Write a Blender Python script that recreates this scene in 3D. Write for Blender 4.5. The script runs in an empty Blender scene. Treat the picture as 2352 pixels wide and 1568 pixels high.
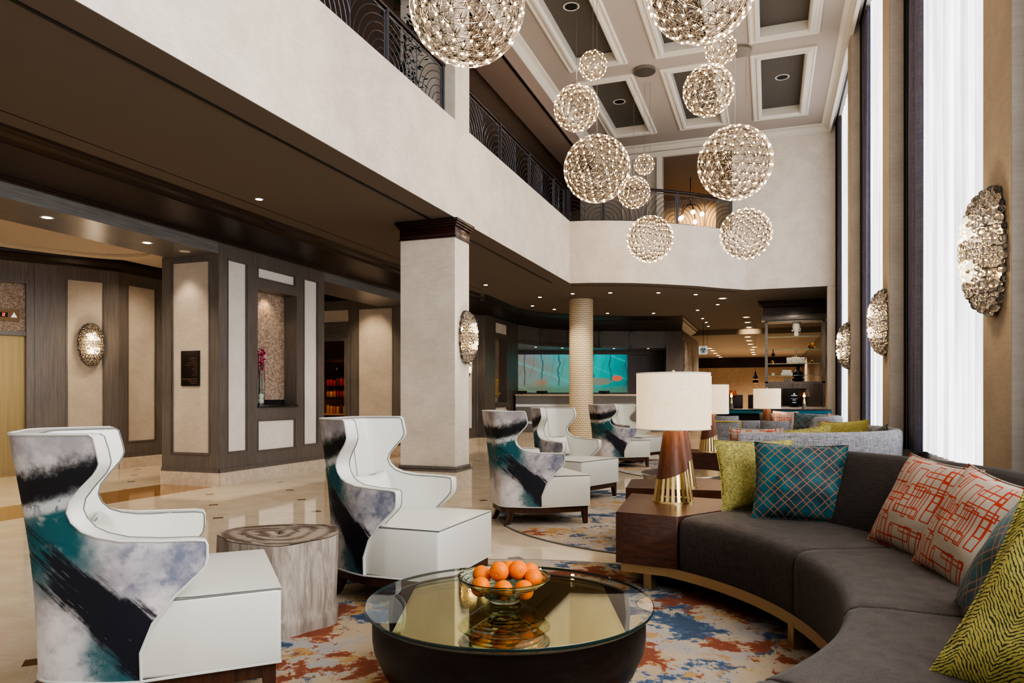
import bpy, bmesh, math, random
from mathutils import Vector, Matrix, noise as mnoise
R = math.radians
random.seed(7)
SC = bpy.context.scene
COL = SC.collection

# ------------------------------------------------------------------ node helper
class S:
    """socket wrapper so that procedural materials read as formulas"""
    def __init__(s, t, k): s.t, s.k = t, k
    def op(s, o, b=None, c=None, clamp=False):
        n = s.t.nodes.new('ShaderNodeMath'); n.operation = o; n.use_clamp = clamp
        for i, v in enumerate((s, b, c)):
            if v is None: continue
            if isinstance(v, S): s.t.links.new(v.k, n.inputs[i])
            else: n.inputs[i].default_value = v
        return S(s.t, n.outputs[0])
    def __add__(s, b): return s.op('ADD', b)
    __radd__ = __add__
    def __mul__(s, b): return s.op('MULTIPLY', b)
    __rmul__ = __mul__
    def __sub__(s, b): return s.op('SUBTRACT', b)
    def __rsub__(s, b): return (s * -1.0) + b
    def __truediv__(s, b): return s.op('DIVIDE', b)
    def abs(s): return s.op('ABSOLUTE')
    def frac(s): return s.op('FRACT')
    def lt(s, b): return s.op('LESS_THAN', b)
    def gt(s, b): return s.op('GREATER_THAN', b)
    def mx(s, b): return s.op('MAXIMUM', b)
    def mn(s, b): return s.op('MINIMUM', b)
    def sin(s): return s.op('SINE')
    def step(s, a, b):
        n = s.t.nodes.new('ShaderNodeMapRange'); n.interpolation_type = 'SMOOTHSTEP'
        s.t.links.new(s.k, n.inputs[0]); n.inputs[1].default_value = a; n.inputs[2].default_value = b
        return S(s.t, n.outputs[0])
    def ramp(s, stops, mode='LINEAR'):
        n = s.t.nodes.new('ShaderNodeValToRGB'); s.t.links.new(s.k, n.inputs[0])
        cr = n.color_ramp; cr.interpolation = mode
        while len(cr.elements) < len(stops): cr.elements.new(0.5)
        for e, (p, c) in zip(cr.elements, stops): e.position = p; e.color = (*c, 1)
        return S(s.t, n.outputs[0])

class Mat:
    def __init__(m, name, color=(.8, .8, .8), rough=.5, metal=0, **kw):
        m.m = bpy.data.materials.new(name); m.m.use_nodes = True
        m.t = m.m.node_tree; m.b = m.t.nodes['Principled BSDF']
        m.b.inputs['Base Color'].default_value = (*color, 1)
        m.b.inputs['Roughness'].default_value = rough
        m.b.inputs['Metallic'].default_value = metal
        for k, v in kw.items():
            i = m.b.inputs[k.replace('_', ' ')]
            i.default_value = (*v, 1) if isinstance(v, tuple) else v
        m._tc = None
    def xyz(m, kind='Object', sep=True):
        if m._tc is None: m._tc = m.t.nodes.new('ShaderNodeTexCoord')
        v = S(m.t, m._tc.outputs[kind])
        if not sep: return v
        n = m.t.nodes.new('ShaderNodeSeparateXYZ'); m.t.links.new(v.k, n.inputs[0])
        return [S(m.t, n.outputs[i]) for i in range(3)]
    def vec(m, x, y, z=0.0):
        n = m.t.nodes.new('ShaderNodeCombineXYZ')
        for i, v in enumerate((x, y, z)):
            if isinstance(v, S): m.t.links.new(v.k, n.inputs[i])
            else: n.inputs[i].default_value = v
        return S(m.t, n.outputs[0])
    def noise(m, v, scale=5, detail=3, rough=.5, out=0, dist=0):
        n = m.t.nodes.new('ShaderNodeTexNoise'); m.t.links.new(v.k, n.inputs['Vector'])
        n.inputs['Scale'].default_value = scale; n.inputs['Detail'].default_value = detail
        n.inputs['Roughness'].default_value = rough; n.inputs['Distortion'].default_value = dist
        return S(m.t, n.outputs[out])
    def vor(m, v, scale=5, feature='F1', out='Distance'):
        n = m.t.nodes.new('ShaderNodeTexVoronoi'); n.feature = feature; m.t.links.new(v.k, n.inputs['Vector'])
        n.inputs['Scale'].default_value = scale
        return S(m.t, n.outputs[out])
    def white(m, v):
        n = m.t.nodes.new('ShaderNodeTexWhiteNoise'); m.t.links.new(v.k, n.inputs['Vector'])
        s = m.t.nodes.new('ShaderNodeSeparateColor'); m.t.links.new(n.outputs['Color'], s.inputs[0])
        return [S(m.t, s.outputs[i]) for i in range(3)]
    def mix(m, f, a, b):
        n = m.t.nodes.new('ShaderNodeMix'); n.data_type = 'RGBA'
        for i, v in ((0, f), (6, a), (7, b)):
            if isinstance(v, S): m.t.links.new(v.k, n.inputs[i])
            else: n.inputs[i].default_value = v if i == 0 else (*v, 1)
        return S(m.t, n.outputs[2])
    def set(m, **kw):
        for k, v in kw.items():
            i = m.b.inputs[k.replace('_', ' ')]
            if isinstance(v, S): m.t.links.new(v.k, i)
            else: i.default_value = (*v, 1) if isinstance(v, tuple) else v
        return m
    def bump(m, h, strength=.3, dist=.01):
        n = m.t.nodes.new('ShaderNodeBump'); n.inputs['Strength'].default_value = strength
        n.inputs['Distance'].default_value = dist
        m.t.links.new(h.k, n.inputs['Height']); m.t.links.new(n.outputs[0], m.b.inputs['Normal'])
        return m

def emis(name, col, st, sample=False):
    m = Mat(name, (0, 0, 0), .5); m.set(Emission_Color=col, Emission_Strength=st)
    if not sample: m.m.cycles.emission_sampling = 'NONE'
    return m

# ------------------------------------------------------------------ materials
def m_fabricwall(name, c1, c2, sc=1.0):
    m = Mat(name, c1, .85); x, y, z = m.xyz()
    n = m.noise(m.vec(x * 5 * sc, y * 5 * sc, z * 26 * sc), 2.2, 5, .7)
    n2 = m.noise(m.vec(x, y, z), 2.6, 3, .6)
    f = (n * .5 + n2 * .5).step(.30, .70)
    m.set(Base_Color=m.mix(f, c1, c2)); m.bump(n, .08, .01); return m.m
def m_wood(name, c1, c2, rough=.4, axis='z', sc=1.0, spec=.5):
    m = Mat(name, c1, rough); x, y, z = m.xyz()
    a = {'z': (x * 30, y * 30, z * 1.2), 'y': (x * 30, y * 1.2, z * 30), 'x': (x * 1.2, y * 30, z * 30)}[axis]
    n = m.noise(m.vec(*a), 1.6 * sc, 5, .65, dist=.3)
    n2 = m.noise(m.vec(x, y, z), 1.3, 2)
    f = (n * .75 + n2 * .25).step(.3, .7)
    m.set(Base_Color=m.mix(f, c1, c2), Specular_IOR_Level=spec); m.bump(n, .06, .005); return m.m

M = {}
M['wall'] = m_fabricwall('linen wallpaper', (.60, .535, .46), (.74, .68, .60))
M['wallw'] = m_fabricwall('warm linen wallpaper', (.50, .435, .36), (.63, .56, .475))
M['insert'] = m_fabricwall('pale panel linen', (.74, .70, .65), (.84, .81, .77))
M['pierside'] = m_fabricwall('grey linen', (.44, .385, .325), (.56, .50, .43))
M['pierface'] = m_fabricwall('tan linen', (.37, .295, .22), (.45, .37, .28))
M['grey'] = m_wood('grey stained oak', (.125, .108, .095), (.205, .18, .162), .30)
M['greyh'] = m_wood('grey stained oak beam', (.155, .148, .145), (.25, .24, .235), .30, 'y')
M['mahog'] = m_wood('dark mahogany', (.010, .003, .0025), (.028, .008, .005), .34, 'y')
M['cap'] = m_wood('dark mahogany cap', (.018, .006, .004), (.045, .013, .008), .25, 'x')
M['walnut'] = m_wood('dark walnut', (.042, .016, .010), (.10, .040, .022), .3, 'x', 1.4)
M['legwood'] = m_wood('walnut leg', (.045, .018, .009), (.10, .042, .022), .35, 'z')
M['lampwood'] = m_wood('lamp walnut', (.085, .030, .012), (.165, .062, .026), .42, 'z')
M['espresso'] = m_wood('espresso wood', (.008, .005, .004), (.022, .013, .010), .38, 'x')
M['bceil'] = Mat('brown ceiling paint', (.150, .120, .098), .8).m
M['uceil'] = Mat('upper brown ceiling', (.27, .20, .16), .8).m
M['white'] = Mat('ceiling plaster', (.42, .37, .33), .75).m
M['mould'] = Mat('cream moulding', (.66, .62, .55), .55).m
M['coffer'] = Mat('coffer panel', (.105, .092, .078), .8).m
M['black'] = Mat('black', (.004, .004, .004), .5).m
M['blackm'] = Mat('black metal', (.012, .012, .014), .35, .6).m
M['iron'] = Mat('wrought iron', (.10, .105, .125), .42, .5).m
M['rail'] = Mat('handrail', (.020, .010, .008), .3).m
M['steel'] = Mat('brushed steel', (.45, .43, .40), .28, 1).m
M['brass'] = Mat('brushed brass', (.78, .60, .30), .28, 1).m
M['gold'] = Mat('champagne gold', (.50, .35, .18), .42, .85).m
M['leather'] = Mat('white leather', (.68, .67, .60), .33).m
M['piping'] = Mat('grey piping', (.20, .20, .19), .5).m
M['pipew'] = Mat('pale piping', (.62, .62, .58), .5).m
M['sheet'] = Mat('white laminate', (.75, .73, .70), .4).m
M['offwhite'] = Mat('off white', (.70, .67, .62), .5).m
M['granite'] = Mat('dark granite', (.03, .03, .032), .15).m
M['teal'] = Mat('teal lacquer', (.005, .13, .20), .3).m
M['yellow'] = Mat('yellow frame', (.62, .42, .03), .35).m
M['ceramic'] = Mat('white ceramic', (.72, .70, .66), .25).m
M['bronze'] = Mat('dark bronze', (.02, .022, .024), .35, .6).m
M['glass'] = Mat('clear glass', (1, 1, 1), .02, Transmission_Weight=1.0, IOR=1.45).m
M['gglass'] = Mat('green glass', (.74, .92, .82), .06, Transmission_Weight=1.0, IOR=1.5).m
M['shelfglass'] = Mat('shelf glass', (.02, .34, .30), .08, Transmission_Weight=.25).m
M['amber'] = Mat('amber glass', (.80, .42, .08), .05, Transmission_Weight=.9, IOR=1.3).m
M['mirror'] = Mat('bronze mirror', (.76, .63, .30), .045, 1.0).m
def thinglass():
    m = Mat('table glass', (1, 1, 1), .02); t = m.t
    tr = t.nodes.new('ShaderNodeBsdfTransparent'); tr.inputs[0].default_value = (.93, .96, .93, 1)
    gl = t.nodes.new('ShaderNodeBsdfGlossy'); gl.inputs['Roughness'].default_value = .015
    fr = t.nodes.new('ShaderNodeFresnel'); fr.inputs[0].default_value = 1.5
    ge = t.nodes.new('ShaderNodeNewGeometry'); mm = t.nodes.new('ShaderNodeMath'); mm.operation = 'SUBTRACT'; mm.inputs[0].default_value = 1; t.links.new(ge.outputs['Backfacing'], mm.inputs[1])
    mu = t.nodes.new('ShaderNodeMath'); mu.operation = 'MULTIPLY'; t.links.new(fr.outputs[0], mu.inputs[0]); t.links.new(mm.outputs[0], mu.inputs[1])
    mx = t.nodes.new('ShaderNodeMixShader')
    t.links.new(mu.outputs[0], mx.inputs[0]); t.links.new(tr.outputs[0], mx.inputs[1]); t.links.new(gl.outputs[0], mx.inputs[2])
    t.links.new(mx.outputs[0], t.nodes['Material Output'].inputs[0]); return m.m
M['thin'] = thinglass()
def thinamber():
    m = thinglass(); t = m.node_tree; m.name = 'amber shade glass'
    for n in t.nodes:
        if n.type == 'BSDF_TRANSPARENT': n.inputs[0].default_value = (.97, .74, .38, 1)
    return m
M['ambershade'] = thinamber()
M['bulb'] = emis('warm led', (1, .72, .42), 15).m
M['downlight'] = emis('downlight lens', (1, .90, .74), 40).m
M['softled'] = emis('recessed lens', (1, .82, .58), 9).m
M['red'] = emis('red digits', (1, .03, .02), 3).m
M['blueglow'] = emis('blue light', (.05, .30, 1), .7).m
M['flame'] = emis('lamp filament', (1, .62, .22), 30).m

def mk_floor():
    m = Mat('polished marble', (.6, .5, .38), .07); x, y, z = m.xyz()
    s = 1.4142 * .5
    p = ((x + y) - .58) / 1.463; q = ((x - y) + 14.68) / 1.463
    n = m.noise(m.vec(x, y, 0), 3.2, 6, .65); n2 = m.noise(m.vec(x * 2, y * 9, 0), 4, 5, .7)
    base = m.mix((n * .6 + n2 * .4).step(.35, .65), (.66, .54, .385), (.77, .67, .52))
    tv = m.white(m.vec((p * 2).op('FLOOR'), (q * 2).op('FLOOR')))[0]
    base = m.mix(tv * .22, base, (.60, .49, .36))
    och = m.mix(n2, (.30, .155, .045), (.38, .21, .075))
    band = (x.lt(-7.58) * x.gt(-8.54)).mx(x.lt(-11.7) * x.gt(-13.2))
    base = m.mix(band, base, och)
    a = (((p + .5).frac() - .5).abs()); b = (((q + .5).frac() - .5).abs())
    dia = a.lt(.05) * b.lt(.05) * (1 - band)
    l1 = (((p * 2 + .5).frac() - .5).abs()).lt(.0040); l2 = (((q * 2 + .5).frac() - .5).abs()).lt(.0040)
    base = m.mix(l1.mx(l2) * (1 - band), base, (.70, .66, .58))
    base = m.mix(dia, base, (.19, .115, .05))
    m.set(Base_Color=base, Roughness=(n * .05 + .045), Specular_IOR_Level=.62); return m.m
M['floor'] = mk_floor()
m = Mat('marble plinth', (.6, .5, .4), .35); v = m.xyz(sep=False)
m.set(Base_Color=m.mix(m.noise(v, 14, 5, .7).step(.3, .7), (.56, .47, .37), (.68, .60, .50))); M['plinth'] = m.m

def mk_carpet(name, ox, oy, warm, rich):
    m = Mat(name, (.5, .45, .4), .95); x, y, z = m.xyz()
    v = m.vec(x + ox, y + oy, 0)
    big = m.noise(v, 1.1, 2, .5); d = m.noise(m.vec(x * 1.0 + oy, y + ox, 4.), 3.6, 9, .72, dist=.25)
    e = m.noise(m.vec(x + 7 + ox, y - 3 + oy, 9.), 3.2, 9, .72, dist=.2)
    g = m.noise(m.vec(x + 17 + ox, y + 5 + oy, 2.), 3.0, 9, .74)
    base = m.mix(m.noise(v, 3.2, 8, .72).step(.42, .58), (.44, .40, .37), warm)
    base = m.mix(m.noise(m.vec(x + 3, y + 9, 1.), 2.1, 7, .7).step(.52, .56), base, (.52, .40, .26))
    base = m.mix((g + big * .25).gt(.675 if rich > 0 else .70), base, (.52, .31, .12))
    base = m.mix((e + (1 - big) * .42).gt(.795 - .012 * abs(rich)), base, (.075, .135, .235))
    base = m.mix((e + (1 - big) * .42).gt(.835 - .012 * abs(rich)), base, (.045, .085, .155))
    base = m.mix((d + big * .62).gt(.925 - .027 * rich), base, (.36, .105, .038))
    base = m.mix((d + big * .62).gt(.955 - .027 * rich), base, (.27, .068, .028))
    f = m.noise(m.vec(x, y, z), 260, 1)
    base = m.mix(f * .35, base, (.10, .09, .08))
    m.set(Base_Color=base); m.bump(f, .5, .006); return m.m
M['carpet'] = mk_carpet('splashed carpet', 3.3, 1.2, (.55, .44, .30), 2.4)
M['carpet2'] = mk_carpet('pale splashed carpet', 9.2, 4.6, (.58, .51, .43), -1.9)
M['carpet3'] = mk_carpet('far splashed carpet', 2.2, 7.6, (.58, .51, .43), -1.9)

def mk_print():
    m = Mat('brushstroke fabric', (.6, .6, .62), .6); x, y, z = m.xyz()
    v = m.vec(x, y, z)
    n1 = m.noise(v, 3.2, 7, .62); n2 = m.noise(m.vec(x + 3, y + 8, z), 7, 8, .68); n3 = m.noise(m.vec(x + 9, y + 1, z + 4), 2.3, 4, .55)
    st = m.noise(m.vec((x + z * 1.05) * 34, y * 6, (x - z) * 2.5), 1.2, 4, .6)   # streaks along the diagonal stroke
    base = m.mix(n1.step(.38, .62), (.33, .30, .31), (.66, .62, .61))
    vio = (1 - (z - .64).abs().step(.04, .16)) * (x + .68).step(0, .14)
    base = m.mix(vio * n2.step(.42, .58) * .85, base, (.06, .08, .145))
    base = m.mix(vio * .35, base, (.30, .31, .39))
    teal = (1 - ((z - .72) + (n3 - .5) * .3).abs().step(.06, .22)) * (1 - (x + .76 + (n1 - .5) * .3).step(0, .16))
    base = m.mix(teal * n2.step(.34, .50), base, (.008, .105, .125))
    tb = (1 - (z + (n1 - .5) * .3 + (x + .52) * .6).step(.26, .36)) * (x + .78 + (n3 - .5) * .3).step(0, .10)
    base = m.mix(tb * .95, base, (.008, .10, .12))
    wb = (1 - (z + (n3 - .5) * .34).step(.36, .50)) * (1 - (x + .80 + (n1 - .5) * .4).step(0, .2))
    base = m.mix(wb * n2.step(.36, .56) * .8, base, (.70, .67, .67))
    ln = (z - .60 + (x + .79) * .98 + (n2 - .5) * .16 + (n1 - .5) * .14 + (st - .5) * .16).abs()
    w = (n3 * .16) + .005 + (x + .93) * .14
    base = m.mix((1 - (ln - w).step(-.02, .04)) * (x + .92 + (st - .5) * .55).step(0, .10) * (1 - st.gt(.66) * ln.gt(.03) * .7), base, (.007, .008, .018))
    ln2 = (z - .93 - (x + 1.0) * .20 + (n2 - .5) * .14 + (n1 - .5) * .22).abs()
    base = m.mix(1 - ln2.step(.035, .095), base, (.006, .006, .009)); base = m.mix((1 - (z - .84 - (x + 1.0) * .25 + (n2 - .5) * .06).abs().step(.008, .035)) * n2.gt(.46) * .8, base, (.62, .62, .60))
    m.set(Base_Color=base); return m.m
M['print'] = mk_print()

def mk_cloth(name, c1, c2, rough=.85, sc=1, hatch=True, bump=.22):
    m = Mat(name, c1, rough); x, y, z = m.xyz()
    a = m.noise(m.vec(x * 160 * sc, y * 160 * sc, z * 14 * sc), 1, 3, .6); b = m.noise(m.vec(x * 14 * sc, y * 14 * sc, z * 170 * sc), 1, 3, .6)
    c = m.noise(m.vec(x, y, z), 300 * sc, 2)
    f = (a * .35 + b * .35 + c * .3).step(.38, .62)
    m.set(Base_Color=m.mix(f, c1, c2), Sheen_Weight=.08); m.bump(f, bump, .003); return m.m
M['sofa'] = mk_cloth('charcoal chenille', (.025, .017, .013), (.066, .047, .038))
M['sofab'] = mk_cloth('charcoal back cloth', (.018, .012, .010), (.048, .036, .031))
M['tweed'] = mk_cloth('grey tweed', (.12, .12, .13), (.40, .40, .42), .9, .8)
M['shade'] = mk_cloth('linen lamp shade', (.72, .66, .56), (.82, .77, .68), .9, .6)
def mk_shade():
    m = Mat('lit linen shade', (.75, .68, .58), .9); x, y, z = m.xyz()
    a = m.noise(m.vec(x * 120, y * 120, z * 10), 1, 3, .6); b = m.noise(m.vec(x * 10, y * 10, z * 130), 1, 3, .6)
    f = (a * .5 + b * .5).step(.35, .65)
    c = m.mix(f, (.88, .60, .34), (1, .78, .52))
    m.set(Base_Color=(.50, .43, .34), Emission_Color=c, Emission_Strength=.52); return m.m
M['shadelit'] = mk_shade()

def line_lattice(m, u, v, offs, w):
    f = None
    for o in offs:
        for c in (u, v):
            l = (((c + o).frac() - .5).abs()).lt(w)
            f = l if f is None else f.mx(l)
    return f
def mk_teal():
    m = Mat('teal velvet', (0, .1, .12), .6, Sheen_Weight=.08); x, y, z = m.xyz()
    n = m.noise(m.vec(x, y, z), 9, 3)
    wx = x + (n - .5) * .02; wz = z + (n - .5) * .015
    u = (wx + wz) / .125; v = (wx - wz) / .125
    f = line_lattice(m, u, v, (0, .34), .034)
    base = m.mix(n.step(.35, .65), (.001, .032, .046), (.002, .105, .13))
    m.set(Base_Color=m.mix(f, base, m.mix(n, (.20, .12, .085), (.32, .12, .05)))); m.bump(1 - f, .5, .004); return m.m
M['p_teal'] = mk_teal()
def mk_yel():
    m = Mat('chartreuse cut velvet', (.5, .5, .1), .8); x, y, z = m.xyz()
    n = m.noise(m.vec(x, y, z), 9, 5, .65)
    t = (((x / .17) + .5).frac() - .5).abs() * .17
    ph = (z - t * 1.15 + (n - .5) * .075) / .0135
    s = (ph * 6.2832).sin()
    br = m.noise(m.vec(x, y, z), 55, 2)
    f = (s + (br - .5) * 2.6).step(.30, .80)
    base = m.mix(n, (.42, .36, .085), (.60, .53, .17))
    m.set(Base_Color=m.mix(f, base, (.06, .07, .035))); m.bump(1 - f, .8, .005); return m.m
M['p_yellow'] = mk_yel()
def mk_red():
    m = Mat('maze print cotton', (.5, .45, .35), .85); x, y, z = m.xyz()
    F = None
    for (sx, sz, ox, oz) in ((5.0, 13, 0, 0), (14, 4.6, .2, .3), (5.5, 9, .37, .61), (11, 3.8, .71, .15)):
        px = x * sx + ox; pz = z * sz + oz
        cell = m.vec(px.op('FLOOR'), pz.op('FLOOR'), sx)
        r = m.white(cell)
        hx, hz = (.28 + r[0] * .20, .12 + r[1] * .20) if sz > sx else (.12 + r[0] * .20, .28 + r[1] * .20)
        dx = ((px.frac() - .5).abs() - hx) / sx; dz = ((pz.frac() - .5).abs() - hz) / sz
        sd = dx.mx(dz).abs().lt(.0029) * r[2].gt(.36)
        F = sd if F is None else F.mx(sd)
    c = m.noise(m.vec(x, y, z), 300, 2)
    m.set(Base_Color=m.mix(F, m.mix(c, (.32, .265, .205), (.44, .375, .30)), (.42, .045, .018))); m.bump(c, .3, .002); return m.m
M['p_red'] = mk_red()

def mk_stump():
    m = Mat('weathered stump side', (.4, .33, .27), .8); x, y, z = m.xyz()
    a = m.noise(m.vec(x * 7, y * 7, z * 1.1), 2, 8, .72, dist=.7); b = m.noise(m.vec(x * 40, y * 40, z * 5), 1, 4, .6)
    c = m.mix(a.step(.38, .62), (.27, .215, .17), (.46, .39, .325))
    c = m.mix(b.step(.55, .7) * .5, c, (.62, .55, .47)); c = m.mix(a.gt(.70), c, (.10, .07, .05))
    m.set(Base_Color=c); m.bump(a, .6, .02); M['stump'] = m.m
    m = Mat('weathered stump top', (.3, .25, .2), .55); x, y, z = m.xyz()
    n = m.noise(m.vec(x, y, z), 5, 5, .6)
    r = (x * x + y * y * 1.4).op('SQRT') * 60 + n * 9
    c = m.mix((r.sin() * .16 + n).step(.3, .7), (.13, .09, .065), (.36, .29, .22)); c = m.mix(m.noise(m.vec(x * 3, y * 12, 1), 3, 6, .7).gt(.60), c, (.50, .44, .37))
    m.set(Base_Color=c); m.bump(n, .4, .01); M['stumptop'] = m.m
mk_stump()
def mk_orange():
    m = Mat('orange peel', (.9, .2, .0), .36); v = m.xyz(sep=False)
    m.bump(m.noise(v, 420, 1), .25, .001)
    m.set(Base_Color=m.mix(m.noise(v, 25, 3), (.82, .15, .0), (.90, .25, .0)), Specular_IOR_Level=.3); return m.m
M['orange'] = mk_orange()
def mk_mosaic(name, c1, c2, sx, sz):
    m = Mat(name, c1, .4); x, y, z = m.xyz()
    p = m.vec((x + y) * sx, z * sz, 0)
    n = m.noise(p, .6, 2); r = m.vor(p, 1.0, out='Color')
    s = m.t.nodes.new('ShaderNodeSeparateColor'); m.t.links.new(r.k, s.inputs[0]); rr = S(m.t, s.outputs[0])
    e = m.vor(p, 1.0, 'DISTANCE_TO_EDGE')
    c = m.mix(rr, c1, c2); c = m.mix(1 - e.step(.01, .06), c, (.10, .06, .04))
    m.set(Base_Color=c); m.bump(e, .4, .01); return m.m
M['mosaic'] = mk_mosaic('mosaic tile', (.36, .25, .17), (.66, .54, .44), 30, 46)
M['goldwall'] = mk_mosaic('textured gold wall', (.42, .31, .215), (.52, .40, .29), 30, 38)
def mk_columnmat():
    m = Mat('woven mosaic column', (.7, .6, .45), .45); x, y, z = m.xyz()
    ang = y.op('ARCTAN2', x) * (42 / 6.28318); row = z * 21.0
    off = (row.op('FLOOR') * .5).frac()
    a = ((ang + off).frac() - .5).abs(); b = (row.frac() - .5).abs()
    f = a.lt(.26) * b.lt(.23)
    m.set(Base_Color=m.mix(f, (.84, .70, .47), (.11, .060, .030))); return m.m
M['weave'] = mk_columnmat()
def mk_brassdoor():
    m = Mat('brass elevator door', (.5, .36, .12), .35, .9); x, y, z = m.xyz()
    n = m.noise(m.vec(x * 60, y * 60, z * .8), 1, 4)
    m.set(Base_Color=m.mix(n, (.20, .135, .06), (.34, .25, .12))); return m.m
M['doorbrass'] = mk_brassdoor()
def mk_mural():
    m = Mat('luminous forest mural', (0, .3, .3), .4); x, y, z = m.xyz()
    n = m.noise(m.vec(x * .9, 0, z * .6), 1.6, 5, .6, dist=.6)
    g = m.mix((x * .30 + .68 + (n - .5) * .9).step(0, 1), (.20, .17, .14), (.0, .34, .31))
    g = m.mix((x * .45 - .30 + (n - .5) * .6).step(0, 1), g, (.0, .055, .075))
    ray = m.noise(m.vec((x + z * 2.6) * .8, 0, 0), 2.2, 3)
    g = m.mix(ray.step(.54, .68) * .40, g, (.05, .50, .46))
    w = x + (m.noise(m.vec(x * .5, 0, z * 1.2), 2.2, 3) - .5) * .34
    tr = (((w / .62 + .3).frac() - .5).abs()).lt(.035 + 0) * z.gt(.25)
    g = m.mix(tr * .75, g, (.01, .07, .08))
    w2 = x - z * .22 + (n - .5) * .3
    tr2 = (((w2 / .37).frac() - .5).abs()).lt(.022) * z.gt(.55)
    g = m.mix(tr2 * .6, g, (.02, .10, .12))
    for (cx, cz, rx, rz, c) in ((-1.15, .36, .22, .13, (.25, .16, .09)), (1.62, .52, .20, .11, (.60, .09, .03)), (.95, .40, .5, .14, (.20, .16, .10))):
        d = (((x - cx) / rx) * ((x - cx) / rx) + ((z - cz) / rz) * ((z - cz) / rz))
        g = m.mix((1 - d.step(.6, 1.2)) * .8, g, c)
    g = m.mix((1 - (z + (n - .5) * .3).step(.10, .35)) * .6, g, (.10, .13, .05))
    m.set(Base_Color=(.02, .02, .02), Emission_Color=g, Emission_Strength=.75); m.m.cycles.emission_sampling = 'NONE'; return m.m
M['mural'] = mk_mural()
def mk_glowing_sheer():
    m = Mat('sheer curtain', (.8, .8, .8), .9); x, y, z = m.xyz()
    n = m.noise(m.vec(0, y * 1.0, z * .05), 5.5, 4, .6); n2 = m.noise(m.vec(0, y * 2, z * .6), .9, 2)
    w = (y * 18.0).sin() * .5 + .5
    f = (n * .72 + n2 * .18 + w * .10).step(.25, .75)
    m.set(Base_Color=(.75, .77, .82), Emission_Color=m.mix(f, (.74, .79, .93), (.98, .99, 1.0)), Emission_Strength=(f * 1.15 + .55)); return m.m  # daylight through the cloth and fold shading are put into the emission
M['sheer'] = mk_glowing_sheer()
M['drape'] = mk_cloth('mauve drape', (.10, .095, .135), (.16, .15, .20), .9, .5)
M['drapedark'] = Mat('dark drape lining', (.030, .022, .024), .9).m
def mk_crystal():
    m = Mat('smoked crystal', (.80, .73, .64), .03, Transmission_Weight=.93, IOR=1.47)
    m.set(Emission_Color=(1, .86, .66), Emission_Strength=0.0); return m.m
M['crystal'] = mk_crystal()
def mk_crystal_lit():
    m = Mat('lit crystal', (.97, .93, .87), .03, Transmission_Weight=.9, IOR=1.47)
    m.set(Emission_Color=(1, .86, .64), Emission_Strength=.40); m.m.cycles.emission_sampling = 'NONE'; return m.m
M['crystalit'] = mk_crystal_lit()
M['wire'] = Mat('steel wire', (.50, .43, .35), .28, 1).m
M['bar'] = Mat('dark steel bar', (.20, .165, .13), .22, 1).m
M['leaf'] = Mat('dark leaves', (.012, .030, .012), .6).m
M['orchid'] = Mat('magenta flowers', (.42, .01, .10), .5).m
M['sign'] = Mat('bronze sign plate', (.018, .011, .009), .4).m
M['signtext'] = Mat('sign lettering', (.22, .12, .075), .5).m
M['artlattice'] = m_fabricwall('pale bark art', (.45, .40, .36), (.62, .58, .54))
def mk_birch():
    m = Mat('birch print', (.6, .55, .5), .6); x, y, z = m.xyz()
    n = m.noise(m.vec(x * 6, y * 6, z * 1.5), 4, 6, .75, dist=1)
    m.set(Base_Color=m.mix(n.step(.46, .54), (.12, .07, .05), (.80, .75, .69))); return m.m
M['birch'] = mk_birch()
m = Mat('dotted box paper', (.7, .68, .62), .6); x, y, z = m.xyz()
dd = m.vor(m.vec(x * 14, y, z * 16), 1.0)
m.set(Base_Color=m.mix(dd.lt(.16), (.72, .69, .64), (.05, .05, .05))); M['dots'] = m.m
SNACK = [Mat('red packet', (.40, .03, .02), .4).m, Mat('yellow packet', (.65, .35, .04), .4).m, Mat('orange packet', (.60, .16, .02), .4).m, Mat('brown packet', (.12, .05, .02), .4).m]

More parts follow.
